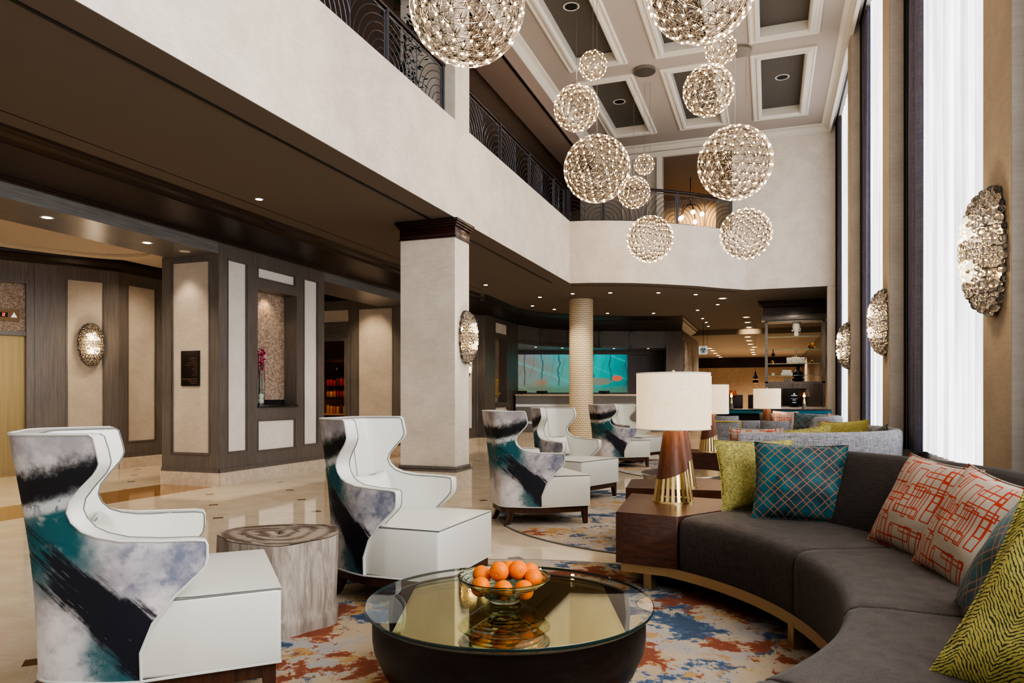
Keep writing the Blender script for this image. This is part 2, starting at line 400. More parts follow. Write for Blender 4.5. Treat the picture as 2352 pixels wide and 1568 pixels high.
# ------------------------------------------------------------------ mesh helper
class MB:
    def __init__(s): s.bm = bmesh.new()
    def _add(s, bm2, mat=None):
        me = bpy.data.meshes.new('tmp'); bm2.to_mesh(me); bm2.free()
        if mat is not None: me.transform(mat)
        s.bm.from_mesh(me); bpy.data.meshes.remove(me); return s
    def box(s, x0, x1, y0, y1, z0, z1, bev=0, seg=2, mat=None):
        b = bmesh.new(); bmesh.ops.create_cube(b, size=1)
        for v in b.verts: v.co = Vector(((x0 + x1) / 2 + v.co.x * (x1 - x0), (y0 + y1) / 2 + v.co.y * (y1 - y0), (z0 + z1) / 2 + v.co.z * (z1 - z0)))
        if bev: bmesh.ops.bevel(b, geom=b.edges[:], offset=bev, segments=seg, affect='EDGES', profile=.5)
        return s._add(b, mat)
    def prism(s, pts, z0, z1, bev=0, seg=2, mat=None):
        b = bmesh.new(); f = b.faces.new([b.verts.new((x, y, z0)) for x, y in pts])
        r = bmesh.ops.extrude_face_region(b, geom=[f])
        for v in [g for g in r['geom'] if isinstance(g, bmesh.types.BMVert)]: v.co.z = z1
        bmesh.ops.recalc_face_normals(b, faces=b.faces[:])
        if bev: bmesh.ops.bevel(b, geom=b.edges[:], offset=bev, segments=seg, affect='EDGES', profile=.5)
        return s._add(b, mat)
    def lathe(s, prof, seg=32, mat=None, a0=0, a1=360, sx=1, sy=1):
        b = bmesh.new(); full = abs(a1 - a0) >= 360; n = seg if full else seg + 1; rows = []
        for (r, z) in prof:
            if r < 1e-6: rows.append([b.verts.new((0, 0, z))])
            else: rows.append([b.verts.new((r * sx * math.cos(R(a0 + (a1 - a0) * k / seg)), r * sy * math.sin(R(a0 + (a1 - a0) * k / seg)), z)) for k in range(n)])
        for A, B in zip(rows, rows[1:]):
            for k in range(seg):
                k2 = (k + 1) % n
                q = [A[k % len(A)], A[k2 % len(A)], B[k2 % len(B)], B[k % len(B)]]
                q = list(dict.fromkeys(q))
                if len(q) > 2:
                    try: b.faces.new(q)
                    except ValueError: pass
        bmesh.ops.recalc_face_normals(b, faces=b.faces[:])
        return s._add(b, mat)
    def cyl(s, r, z0, z1, seg=24, mat=None, r2=None):
        return s.lathe([(0, z0), (r, z0), (r if r2 is None else r2, z1), (0, z1)], seg, mat)
    def sph(s, c, r, seg=12, sz=1, mat=None):
        b = bmesh.new(); bmesh.ops.create_uvsphere(b, u_segments=seg, v_segments=max(4, seg // 2), radius=r)
        for v in b.verts: v.co = Vector((v.co.x, v.co.y, v.co.z * sz)) + Vector(c)
        return s._add(b, mat)
    def tube(s, pts, r, seg=6, closed=False, mat=None):
        b = bmesh.new(); P = [Vector(p) for p in pts]; n = len(P); rings = []
        prev = None
        for i, p in enumerate(P):
            if closed: t = P[(i + 1) % n] - P[i - 1]
            else: t = P[min(i + 1, n - 1)] - P[max(i - 1, 0)]
            if t.length < 1e-9: t = Vector((0, 0, 1))
            t.normalize()
            if prev is None:
                up = Vector((0, 0, 1)) if abs(t.z) < .9 else Vector((1, 0, 0)); a = t.cross(up).normalized()
            else: a = (prev - t * prev.dot(t)); a = a.normalized() if a.length > 1e-6 else t.orthogonal().normalized()
            prev = a; c = t.cross(a); rr = r[i] if isinstance(r, (list, tuple)) else r
            rings.append([b.verts.new(p + (a * math.cos(2 * math.pi * k / seg) + c * math.sin(2 * math.pi * k / seg)) * rr) for k in range(seg)])
        m = n if closed else n - 1
        for i in range(m):
            A, B = rings[i], rings[(i + 1) % n]
            for k in range(seg): b.faces.new((A[k], A[(k + 1) % seg], B[(k + 1) % seg], B[k]))
        if not closed: b.faces.new(rings[0][::-1]); b.faces.new(rings[-1])
        bmesh.ops.recalc_face_normals(b, faces=b.faces[:])
        return s._add(b, mat)
    def grid(s, rows, closed_u=False, mat=None, flip=False):
        b = bmesh.new(); V = [[b.verts.new(p) for p in r] for r in rows]
        for A, B in zip(V, V[1:]):
            n = len(A); m = n if closed_u else n - 1
            for k in range(m):
                q = [A[k], A[(k + 1) % n], B[(k + 1) % n], B[k]]
                try: b.faces.new(q[::-1] if flip else q)
                except ValueError: pass
        return s._add(b, mat)
    def done(s, name, mat, parent=None, loc=(0, 0, 0), rot=(0, 0, 0), sharp=38, recalc=False, merge=0):
        bm = s.bm
        if merge: bmesh.ops.remove_doubles(bm, verts=bm.verts[:], dist=merge)
        if recalc: bmesh.ops.recalc_face_normals(bm, faces=bm.faces[:])
        a = R(sharp)
        for f in bm.faces: f.smooth = True
        for e in bm.edges:
            if len(e.link_faces) == 2:
                if e.calc_face_angle(0) > a: e.smooth = False
        me = bpy.data.meshes.new(name); bm.to_mesh(me); bm.free()
        me.materials.append(mat)
        o = bpy.data.objects.new(name, me); COL.objects.link(o); o.location = loc; o.rotation_euler = rot
        if parent: o.parent = parent
        return o

def box(name, mat, x0, x1, y0, y1, z0, z1, bev=0, parent=None): return MB().box(x0, x1, y0, y1, z0, z1, bev).done(name, mat, parent)
def struct(o): o['kind'] = 'structure'; return o
def tag(o, label, cat, group=None):
    o['label'] = label; o['category'] = cat
    if group: o['group'] = group
    return o
def thing(name, label, cat, loc=(0, 0, 0), rz=0, group=None):
    o = bpy.data.objects.new(name, None); COL.objects.link(o); o.location = loc; o.rotation_euler = (0, 0, rz); o.empty_display_size = .1
    return tag(o, label, cat, group)
def dup(root, loc=None, rz=None, label=None, group=None, rot=None):
    r = root.copy(); COL.objects.link(r)
    if loc is not None: r.location = loc
    if rz is not None: r.rotation_euler = (0, 0, rz)
    if rot is not None: r.rotation_euler = rot
    if label: r['label'] = label
    if group: r['group'] = group
    for ch in list(root.children):
        c = ch.copy(); COL.objects.link(c); c.parent = r
        for g in list(ch.children):
            d = g.copy(); COL.objects.link(d); d.parent = c
    return r

# ================================================================== ARCHITECTURE (world metres; camera stands over the origin, windows on +X)
CZ = 3.76   # lower ceiling
TZ = 7.33   # atrium ceiling
struct(MB().box(-16, 3, -3, 44, -.2, 0).done('floor', M['floor']))
# --- balcony fascia
curve = [(-4.05, 14.95), (-3.65, 15.02), (-3.23, 15.17), (-2.80, 15.35), (-2.36, 15.62), (-1.93, 15.93), (-1.50, 16.27), (-1.20, 16.58), (-.97, 16.82), (-.70, 17.05), (-.48, 17.25)]
def offs(pts, d):
    out = []
    for i, p in enumerate(pts):
        a = Vector(pts[max(i - 1, 0)]); b = Vector(pts[min(i + 1, len(pts) - 1)]); t = (b - a).normalized()
        out.append((p[0] - t.y * d, p[1] + t.x * d))
    return out
struct(box('wall_balcony_side', M['wall'], -4.35, -4.05, -3, 15.2, CZ + .004, 5.10))
inner = offs(curve, .3)
struct(MB().prism(curve + inner[::-1], CZ + .004, 5.10).done('wall_balcony_far', M['wall']))
# far wall above the cafe opening, its right jamb, and the upper storey around the balcony opening
b = MB(); b.box(-.73, 1.75, 17.25, 17.5, CZ + .004, TZ); b.box(1.22, 1.75, 17.25, 17.5, 0, CZ)
b.box(-4.05, -.73, 17.25, 17.5, 7.10, TZ)
struct(b.done('wall_far', M['wall']))
b = MB(); b.box(-4.4, -2.39, 17.22, 17.45, 5.0, 7.10); struct(b.done('wall_upper_far', Mat('pale upper wall', (.42, .38, .33), .7).m))
b = MB(); b.box(-4.0, -.73, 17.16, 17.24, 7.02, 7.14); b.box(-2.52, -2.39, 17.16, 17.24, 5.1, 7.02)
for x in (-3.35, -3.15, -2.75): b.box(x, x + .02, 17.19, 17.23, 5.1, 7.02)
b.box(-.80, -.73, 17.16, 17.24, 5.1, 7.02)
struct(b.done('trim_1', M['mould']))
# upper corridor: floor slab edge, side wall, ceiling, warm room beyond
struct(MB().box(-7.6, -4.35, -3, 22, 4.9, 5.08).box(-4.35, 1.5, 17.5, 22, 4.9, 5.08).done('floor_upper', M['bceil']))
struct(box('wall_upper_left', M['uceil'], -7.6, -7.45, -3, 22, 5.08, 7.2))
struct(MB().box(-7.6, -4.68, -3, 22, 7.05, 7.2).box(-4.68, 1.5, 17.5, 22, 7.1, 7.25).done('ceiling_corridor', M['uceil']))
struct(MB().box(-7.5, -1.9, 21.4, 21.6, 5.08, 7.1).box(-1.35, 1.5, 20.0, 20.2, 5.08, 7.1).box(-1.9, -1.35, 21.4, 21.6, 5.08, 7.1).done('wall_upper_back', M['wallw']))
# long beam over the balcony opening
b = MB(); b.box(-4.68, -4.05, -3, 17.3, 6.86, TZ)
struct(b.done('trim_2', M['uceil']))
struct(box('trim_3', M['black'], -4.10, -4.06, -3, 17.2, 6.845, 6.86))
# --- atrium ceiling with coffers
b = MB()
CX = [(-3.48, -2.39), (-1.90, -.81), (-.32, .78)]; CY = [(13.25, 16.4), (9.65, 12.8), (6.05, 9.2), (2.45, 5.6), (-1.15, 2.0)]
xs = [-4.05, -3.33, -2.54, -1.75, -.96, -.17, .63, 1.9]; ys = [-3, -1.0, 1.85, 2.60, 5.45, 6.20, 9.05, 9.80, 12.65, 13.40, 16.25, 17.3]
for i in range(len(xs) - 1):
    for j in range(len(ys) - 1):
        if i % 2 == 1 and j % 2 == 1: continue
        b.box(xs[i], xs[i + 1], ys[j], ys[j + 1], TZ, TZ + .25)
struct(b.done('ceiling', M['white']))
struct(box('ceiling_coffers', M['coffer'], -4.05, 1.9, -3, 17.3, TZ + .14, TZ + .2))
n = 4
for (x0, x1) in CX:
    for (y0, y1) in CY:
        if y1 < 2.1: continue
        b = MB()
        prof = [(0, 0), (0, -.03), (.03, -.045), (.05, -.03), (.09, -.03), (.11, -.06), (.15, -.06), (.18, -.02), (.18, .14)]
        rows = [[(x0 + o, y0 + o, TZ + h), (x1 - o, y0 + o, TZ + h), (x1 - o, y1 - o, TZ + h), (x0 + o, y1 - o, TZ + h)] for o, h in prof]
        b.grid(rows, True); struct(b.done('trim_%d' % n, M['mould'], recalc=False, sharp=20)); n += 1
# crown along left beam, far wall, window side
def sweep(path, prof, closed=False):
    rows = []
    for (o, h) in prof: rows.append([(x + nx * o, y + ny * o, h) for (x, y, nx, ny) in path])
    return MB().grid(rows, closed)
cp = [(0, TZ - .16), (.02, TZ - .15), (.03, TZ - .11), (.08, TZ - .05), (.13, TZ - .03), (.15, TZ - .025), (.16, TZ)]
struct(sweep([(-4.05, -3, 1, 0), (-4.05, 17.25, 1, -1), (1.24, 17.25, -1, -1), (1.24, -3, -1, 0)], cp).done('trim_30', M['mould'], sharp=20))
# far wall carries a second plain band, window-side curtain pocket
struct(box('trim_31', M['mould'], 1.22, 1.28, -3, 17.25, TZ - .19, TZ))
struct(box('trim_32', M['white'], 1.28, 1.9, -3, 17.25, TZ - .03, TZ))
struct(box('trim_33', M['black'], 1.36, 1.39, -3, 17.2, TZ - .04, TZ - .03))
# --- lower brown ceiling: left zone, under the balcony, cafe
inn = offs(curve, .002)
pts = [(-4.052, -3), (-4.052, 14.955)] + inn[1:-1] + [(-.48, 17.252), (1.75, 17.252), (1.75, 27.2), (-2.2, 27.2), (-2.2, 32), (-8.45, 32), (-8.45, -3)]
struct(MB().prism(pts, CZ, CZ + .12).done('ceiling_low', M['bceil']))
struct(box('trim_34', M['black'], -4.42, -4.385, -3, 14.75, CZ - .008, CZ + .002))
struct(box('trim_35', M['black'], -6.20, -6.192, -3, 15.2, CZ - .004, CZ + .002))
lipc = offs(curve, .34)
struct(MB().tube([(x, y, CZ - .002) for x, y in lipc], .005, 4).done('trim_36', M['black']))
# --- dark mahogany entablature running from the left foreground round the reception
Cp = [(-6.47, -3), (-6.47, 15.0), (-6.45, 15.72), (-6.355, 15.73), (-6.42, 17.0), (-6.53, 18.46), (-6.22, 19.64), (-5.58, 20.44), (-4.97, 21.02), (-3.92, 21.52), (-2.93, 21.88), (-2.43, 21.93), (-2.40, 26.8)]
Wp = [(-7.46, -3), (-7.46, 17.7), (-7.44, 18.05), (-7.26, 18.06), (-7.30, 19.4), (-7.34, 20.83), (-7.03, 22.25), (-6.33, 23.15), (-5.4, 23.8), (-4.41, 24.19), (-3.3, 24.58), (-2.78, 24.77), (-2.76, 30.3)]
rows = []
for (t, z) in [(0, 3.76), (.02, 3.735), (.05, 3.725), (.07, 3.712), (.15, 3.695), (.20, 3.672), (.21, 3.655), (.24, 3.664), (.93, 3.572), (.935, 3.560), (.97, 3.552), (.98, 3.540), (1.0, 3.54)]:
    rows.append([(c[0] + (w[0] - c[0]) * t, c[1] + (w[1] - c[1]) * t, z) for c, w in zip(Cp, Wp)])
struct(MB().grid(rows).done('trim_37', M['mahog'], sharp=12))

# --- grey oak panelling helper: frame boards with cream inserts, on a plane given by origin, along-direction and outward normal
def panel_wall(nm, P, Q, zt, inserts, mats=('grey', 'insert'), z0=.2, holes=()):
    """P->Q wall line (seen from its left-hand side normal), inserts (s0,s1,z0,z1) measured along the line"""
    P = Vector(P); Q = Vector(Q); L = (Q - P).length; d = (Q - P).normalized(); nrm = Vector((d.y, -d.x))
    mat = Matrix(((d.x, nrm.x, 0, P.x), (d.y, nrm.y, 0, P.y), (0, 0, 1, 0), (0, 0, 0, 1)))
    # local x along, y outward
    b = MB(); allr = list(inserts) + list(holes); sx = sorted({0, L, *[i[0] for i in allr], *[i[1] for i in allr]}); sz = sorted({z0, zt, *[max(z0, i[2]) for i in allr], *[i[3] for i in allr]})
    for i in range(len(sx) - 1):
        for j in range(len(sz) - 1):
            cx = (sx[i] + sx[i + 1]) / 2; cz = (sz[j] + sz[j + 1]) / 2
            if any(a < cx < c and e < cz < f for a, c, e, f in allr): continue
            b.box(sx[i], sx[i + 1], -.04, 0, sz[j], sz[j + 1], mat=mat)
    for (a, c, e, f) in inserts:
        for o, h, w in ((0, .008, .014), (-.016, -.004, .016)):
            b.box(a - o - w, c + o + w, -.02, h, f + o, f + o + w, mat=mat); b.box(a - o - w, c + o + w, -.02, h, e - o - w, e - o, mat=mat)
            b.box(a - o - w, a - o, -.02, h, e - o, f + o, mat=mat); b.box(c + o, c + o + w, -.02, h, e - o, f + o, mat=mat)
    b.box(-.0, L, -.01, .02, z0, z0 + .035, mat=mat); b.box(-.0, L, -.01, .012, z0 + .035, z0 + .06, mat=mat)
    o = struct(b.done('wall_' + nm, M[mats[0]]))
    c = MB()
    for (a, cc, e, f) in inserts:
        if mats[1]: c.box(a, cc, -.035, -.022, e, f, mat=mat)
    if inserts and mats[1]: struct(c.done('panel_insert', M[mats[1]], o))
    struct(MB().box(-.0, L, -.04, .03, 0, z0, mat=mat).done('plinth', M['plinth'], o))
    return o

# panelled block between the lift lobby and the pantry: front (+X) with a niche, side (-Y)
panel_wall('block_front', (-7.498, 8.296), (-7.5, 10.90), 3.56, [(.185, .59, .48, 3.335), (.845, 1.765, 3.16, 3.33), (.845, 1.765, .456, .94), (2.02, 2.40, .478, 3.335)], holes=[(.835, 1.81, 1.17, 3.0)])
panel_wall('block_side', (-8.56, 8.29), (-7.5, 8.29), 3.38, [(.185, .885, .47, 3.30)], mats=('grey', 'wallw'))
struct(MB().box(-8.56, -8.5, 8.3, 10.9, 0, 3.4).box(-8.5, -7.55, 10.84, 10.9, 0, 3.4).done('wall_block_back', M['grey']))
b = MB(); b.box(-7.76, -7.54, 9.10, 9.125, 1.15, 3.02); b.box(-7.76, -7.54, 10.10, 10.125, 1.15, 3.02); b.box(-7.76, -7.54, 9.1, 10.12, 3.0, 3.03)
struct(b.done('wall_niche', M['grey'])); struct(box('wall_niche_back', M['mosaic'], -7.78, -7.75, 9.1, 10.12, 1.15, 3.02))
struct(MB().box(-7.76, -7.47, 9.12, 10.11, 1.14, 1.175, .004).box(-7.755, -7.735, 9.125, 10.1, 1.175, 1.26).done('trim_40', M['granite']))
# header beams over the lobby opening and the pantry opening (frieze + downlit soffit)
struct(MB().box(-8.45, -7.5, -3, 8.29, 3.38, 3.56).box(-8.45, -7.5, 10.9, 14.4, 3.38, 3.56).done('trim_41', M['greyh']))
struct(MB().box(-8.45, -7.48, -3, 17.6, 3.565, 3.75).done('trim_42', M['bceil']))
# lift lobby
panel_wall('lobby_side', (-11.05, 9.72), (-11.05, 14.4), 3.57, [(.21, .84, .48, 3.367), (1.2, 2.0, .48, 3.367)], mats=('grey', 'wallw'))
D1 = Vector((.466, .885)); P0 = Vector((-11.64, 8.60)); L1 = (Vector((-11.05, 9.72)) - P0).length
panel_wall('lobby_angle', tuple(P0), (-11.05, 9.72), 3.57, [(.46, 1.03, .50, 3.352)], mats=('grey', 'wallw'))
LM = Matrix(((D1.x, D1.y, 0, P0.x), (D1.y, -D1.x, 0, P0.y), (0, 0, 1, 0), (0, 0, 0, 1)))
struct(MB().box(-4, 0, -.5, -.02, 3.2, 3.57, mat=LM).box(-.12, 0, -.6, -.01, 0, 3.3, mat=LM).box(-4, 0, -.16, -.05, 2.33, 2.40, mat=LM).done('wall_lift_frame', M['grey']))
struct(MB().box(-4, -.1, -.5, -.12, 2.38, 3.22, mat=LM).done('wall_lift_mosaic', M['mosaic']))
dr = struct(MB().box(-3, -.52, -.40, -.30, 0, 2.34, mat=LM).done('door_1', M['doorbrass']))
struct(MB().box(-.505, -.10, -.36, -.16, 0, 2.34, mat=LM).done('door_frame', M['doorbrass'], dr))
struct(MB().box(-16, -15.9, -3, 14.4, 0, 3.8).done('wall_lobby_back', M['wallw']))
struct(box('ceiling_lobby', Mat('lobby ceiling', (.70, .62, .53), .8).m, -16, -8.4, -3, 14.5, 3.765, 3.85))
b = MB(); b.lathe([(1.0, 3.763), (1.0, 3.72), (1.04, 3.70), (1.10, 3.72), (1.12, 3.763)], 64, sx=1.5, sy=3.2); o = struct(b.done('trim_43', Mat('lobby cornice', (.72, .62, .50), .7).m)); o.location = (-10.2, 6.2, 0)
cpd = [(0, 3.56), (.015, 3.58), (.03, 3.62), (.08, 3.68), (.11, 3.70), (.12, 3.765)]
struct(sweep([(-12.9, 6.2, .885, -.466), (-11.05, 9.72, 1, -.25), (-11.05, 14.4, 1, -1), (-8.07, 14.4, 0, -1)], cpd).done('trim_44', M['mahog'], sharp=12))
# pantry recess: back wall with door opening, shelves behind
panel_wall('pantry', (-11.05, 14.4), (-7.5, 14.4), 3.57, [(.1, 1.82, 3.05, 3.358), (2.06, 2.97, .48, 3.352)], mats=('grey', 'wallw'), holes=[(.35, 1.71, .2, 2.62)])
b = MB()
for o, w, h in ((0, .05, .03), (.05, .07, .018), (.12, .035, .045)):
    b.box(-9.34 + o, -9.34 + o + w, 14.40 - h, 14.40, .2, 2.62 + o + w); b.box(-10.75, -9.34 + o, 14.40 - h, 14.40, 2.62 + o, 2.62 + o + w)
struct(b.done('trim_45', M['grey']))
struct(MB().box(-13, -9.3, 16.85, 16.95, 0, 3.2).box(-9.36, -9.3, 14.46, 16.9, 0, 3.2).box(-13, -12.9, 14.46, 16.9, 0, 3.2).done('wall_pantry_back', Mat('pantry wall', (.46, .25, .09), .8).m))
struct(box('ceiling_pantry', M['mahog'], -13, -9.3, 14.46, 16.9, 2.95, 3.0))
# wall right of the column with its pilaster and its own niche
panel_wall('hall_side', (-7.5, 14.4), (-7.5, 18.05), 3.57, [(.3, 1.5, .46, 3.35), (2.0, 3.32, .46, 3.35)])
panel_wall('hall_pilaster', (-7.5, 18.055), (-7.285, 18.055), 3.57, [])
panel_wall('hall_niche_wall', (-7.28, 18.06), (-7.34, 20.85), 3.57, [(.83, 1.84, 3.12, 3.44), (.83, 1.84, .45, 1.02)], holes=[(.83, 1.84, 1.15, 2.98)])
struct(MB().box(-7.62, -7.58, 18.8, 20, 1.1, 3.05).done('wall_hall_niche_back', M['mosaic'])); struct(MB().box(-7.6, -7.33, 19.9, 19.94, 1.1, 3.05).box(-7.6, -7.24, 18.86, 19.94, 1.1, 1.15).done('trim_46', M['grey']))
# reception: cabinet frieze, soffit, mural wall, right-hand pier
fw = Wp[5:11]
rows = [[(x, y, z) for x, y in fw] for z in (2.98, 3.56)]
b = MB().grid(rows)
for i in range(len(fw) - 1):
    A = Vector(fw[i]); B = Vector(fw[i + 1]); d = (B - A).normalized(); nn = Vector((d.y, -d.x)); L = (B - A).length
    mt = Matrix(((d.x, nn.x, 0, A.x), (d.y, nn.y, 0, A.y), (0, 0, 1, 0), (0, 0, 0, 1)))
    k = max(1, round(L / 1.1))
    for j in range(k):
        s0 = L * j / k; s1 = L * (j + 1) / k
        b.box(s0, s0 + .06, 0, .03, 2.98, 3.56, mat=mt); b.box(s1 - .06, s1, 0, .03, 2.98, 3.56, mat=mt); b.box(s0, s1, 0, .03, 2.98, 3.06, mat=mt); b.box(s0, s1, 0, .03, 3.48, 3.56, mat=mt)
struct(b.done('wall_reception_frieze', M['greyh']))
struct(MB().prism(fw + [(-3.5, 26.45), (-8.8, 24.55), (-7.9, 20.9)], 2.97, 3.0).done('ceiling_reception', M['greyh']))
RM = Matrix.Translation((-8.64, 24.52, 0)) @ Matrix.Rotation(R(19.8), 4, 'Z')
struct(MB().box(-1, 6, 0, .15, 0, 3.1, mat=RM).done('wall_reception', M['grey']))
struct(MB().prism([(-7.34, 20.85), (-7.34, 20.95), (-8.9, 25), (-9, 25)], 0, 3.1).done('wall_reception_left', M['grey']))
struct(box('trim_47', M['grey'], -.2, 5.0, -.26, -.24, 2.84, 2.975)).matrix_world = RM
struct(MB().prism([(-3.29, 24.6), (-2.76, 24.78), (-2.74, 30.4), (-3.5, 30.4), (-3.6, 26.5)], 0, 3.56).done('wall_pier', M['grey']))
# cafe beyond the opening
struct(MB().box(-9, 3, 27.2, 44, 3.58, 3.66).box(-2.6, 1.8, 27.15, 27.25, 3.58, 3.8).done('ceiling_cafe', Mat('cafe ceiling', (.30, .25, .205), .8).m))
struct(box('wall_cafe_band', M['mahog'], -9, 4, 43, 43.2, 3.0, 3.62)); struct(box('wall_cafe_back', M['goldwall'], -9, 4, 43.05, 43.25, 0, 3.0))
struct(MB().box(1.75, 1.95, 17.25, 44, 0, 3.8).done('wall_cafe_right', M['grey'])); struct(box('wall_cafe_left', M['grey'], -9.2, -9, 30.4, 44, 0, 3.7))
# --- square column with mahogany capital, continued on the balcony; woven round column
c = struct(MB().box(-4.90, -4.06, 8.96, 9.45, .3, CZ - .02).done('wall_column', M['wall']))
struct(MB().box(-4.90, -4.055, 8.96, 9.45, 5.08, TZ).done('wall_column_upper', M['wall']))
b = MB()
for o, z0, z1 in ((.02, 3.50, 3.525), (.01, 3.525, 3.66), (.03, 3.66, 3.69), (.05, 3.69, 3.72), (.065, 3.72, 3.757)): b.box(-4.90 - o, -4.06 + o, 8.96 - o, 9.45 + o, z0, z1, .006)
struct(b.done('trim_48', M['cap']))
b = MB(); b.box(-4.94, -4.02, 8.92, 9.49, .27, .30, .008); b.box(-4.925, -4.035, 8.935, 9.475, .30, .345, .01); struct(b.done('trim_49', M['grey']))
struct(box('baseboard_column', M['plinth'], -4.93, -4.03, 8.93, 9.48, 0, .27))
struct(MB().cyl(.30, .25, 3.755, 64).done('wall_round_column', M['weave'], loc=(-4.45, 17.5, 0))); struct(MB().cyl(.33, 0, .25, 48).done('baseboard_round', M['plinth'], loc=(-4.45, 17.5, 0)))

# --- window wall: piers, sills, glazing, sheers and drapes
PY = [(.43, .97), (4.58, 5.12), (8.78, 9.26), (12.70, 13.15)]
for i, (y0, y1) in enumerate(PY):
    b = MB(); b.box(1.245, 1.75, y0, y1, 0, TZ); o = struct(b.done('wall_pier_%d' % (i + 1), M['pierside']))
    struct(box('pier_facing', M['pierface'], 1.24, 1.2449, y0, y1, 0, TZ, parent=o))
struct(box('wall_sill', M['pierside'], 1.52, 1.75, -3, 17.25, 0, .74))
BAYS = [(-3, .43), (.97, 4.58), (5.12, 8.78), (9.26, 12.70), (13.15, 17.25)]
SHEERLAB = ['white sheer curtain in the window bay nearest behind the camera', 'white sheer curtain in the window behind the near sconce pier', 'tallest looking white sheer curtain left of the nearest crystal sconce', 'white sheer curtain between the middle and nearest window piers', 'narrow white sheer curtain in the farthest window bay']
for i, (y0, y1) in enumerate(BAYS):
    b = MB(); n = 2
    for k in range(n + 1):
        y = y0 + (y1 - y0) * k / n; b.box(1.70, 1.76, y - .03, y + .03, .74, TZ)
    for z in (.77, 2.9, 5.1, 7.3): b.box(1.70, 1.76, y0, y1, z - .03, z + .03)
    o = struct(b.done('window_%d' % (i + 1), M['blackm']))
    struct(box('glass_pane', M['thin'], 1.725, 1.735, y0, y1, .77, 7.3, parent=o))
    if i == 0: continue
    dw = .62 if i > 1 else .5
    ys0, ys1 = y0 + .02, y1 - dw + .05
    def wave(ya, yb, amp, lam, x0, zb, zt, seedv, step=.02):
        n = max(8, int((yb - ya) / step)); rows = []
        for z in (zb, (zb + zt) / 2, zt):
            r = []
            for k in range(n + 1):
                y = ya + (yb - ya) * k / n
                x = x0 + amp * math.sin(y * 6.283 / lam + seedv + .4 * math.sin(z + y * 2)) * (1.0 if z < 6 else .8) + amp * .5 * math.sin(y * 6.283 / (lam * .43) + z * .3)
                r.append((x, y, z))
            rows.append(r)
        return MB().grid(rows)
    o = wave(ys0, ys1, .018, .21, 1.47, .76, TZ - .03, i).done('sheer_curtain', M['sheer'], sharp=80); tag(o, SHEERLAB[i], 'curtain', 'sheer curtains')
    o = wave(y1 - dw + .03, y1 - .02, .028, .15, 1.43, .74, TZ - .03, i * 2).done('drape', M['drape'], sharp=80)
    tag(o, ['', 'mauve grey drape in the window behind the near sconce pier', 'mauve grey drape left of the widest bright sheer curtain', 'mauve grey drape beside the middle window sheer', 'mauve grey drape at the far corner of the window wall'][i], 'drape', 'mauve drapes')
    o = wave(y1 - .10, y1 - .01, .01, .06, 1.385, .74, TZ - .03, i * 3).done('dark_drape', M['drapedark'], sharp=80)
    tag(o, ['', 'dark drape edge behind the near pier', 'dark drape edge against the middle pier grey side', 'dark drape edge against the third pier grey side', 'dark drape edge against the far wall'][i], 'drape', 'dark drape edges')

# ================================================================== RAILINGS
def rail_run(name, label, pts, posts, half=()):
    """pts: plan polyline; posts: distances of the posts along it. Palm-leaf panels between posts"""
    P = [Vector(p) for p in pts]; cum = [0]
    for a, b_ in zip(P, P[1:]): cum.append(cum[-1] + (b_ - a).length)
    def at(s):
        s = max(0, min(s, cum[-1]))
        for i in range(len(P) - 1):
            if s <= cum[i + 1] + 1e-9:
                t = (s - cum[i]) / (cum[i + 1] - cum[i]); return P[i].lerp(P[i + 1], t)
        return P[-1]
    p0 = at(0); t = thing(name, label, 'railing', (p0.x, p0.y, 5.10), 0, 'balcony railings')
    def W(s, z): q = at(s); return (q.x - p0.x, q.y - p0.y, z)
    zb, zt = .06, .68
    N = max(2, int(cum[-1] / .15)) if len(P) > 2 else 1
    MB().tube([W(cum[-1] * k / N, .745) for k in range(N + 1)], .030, 10).done('handrail', M['rail'], t)
    MB().tube([W(cum[-1] * k / N, zt) for k in range(N + 1)], .010, 6).tube([W(cum[-1] * k / N, zb - .02) for k in range(N + 1)], .012, 6).done('rail_bar', M['iron'], t)
    for s in posts:
        q = W(s, 0); MB().box(q[0] - .025, q[0] + .025, q[1] - .022, q[1] + .022, 0, .73).done('post', M['iron'], t)
    for a, b_ in zip(posts, posts[1:]):
        L = b_ - a
        if L < .3: continue
        mb = MB(); mid = (a + b_) / 2; mb.tube([W(mid, zb), W(mid, zt)], .008, 4)
        for e in (a + .05, b_ - .05): mb.tube([W(e, zb), W(e, zt)], .007, 4)
        hw = L / 2 - .05; H = zt - zb
        for side in (0, 1):
            c = a + .05 if side == 0 else b_ - .05; sg = 1 if side == 0 else -1
            k = 1
            while k < 11:
                rz = .088 * k; rx = rz * 1.08; pl = []
                for j in range(25):
                    th = R(90 * j / 24); x = rx * math.sin(th); z = rz * math.cos(th)
                    if x > hw + 1e-6 or z > H: 
                        continue
                    pl.append(W(c + sg * x, zb + z))
                if len(pl) > 2: mb.tube(pl, .0065, 4)
                k += 1
        mb.done('scroll_panel', M['iron'], t)
    return t
rail_run('balcony_railing', 'dark iron balcony railing with leaf arcs, left of the square column', [(-4.2, -.3), (-4.2, 8.90)], [.03, 1.55, 3.05, 4.57, 6.10, 7.64, 9.16])
rail_run('balcony_railing', 'dark iron balcony railing running right of the square column to the far corner', [(-4.2, 9.50), (-4.2, 15.02)], [.03, 1.57, 3.10, 4.70, 5.50])
rc = offs(curve[:-1], .15)
rail_run('balcony_railing', 'curved dark iron balcony railing above the reception opening', [(-4.17, 15.08)] + rc[1:], [.03, .80, 2.52, 4.02])

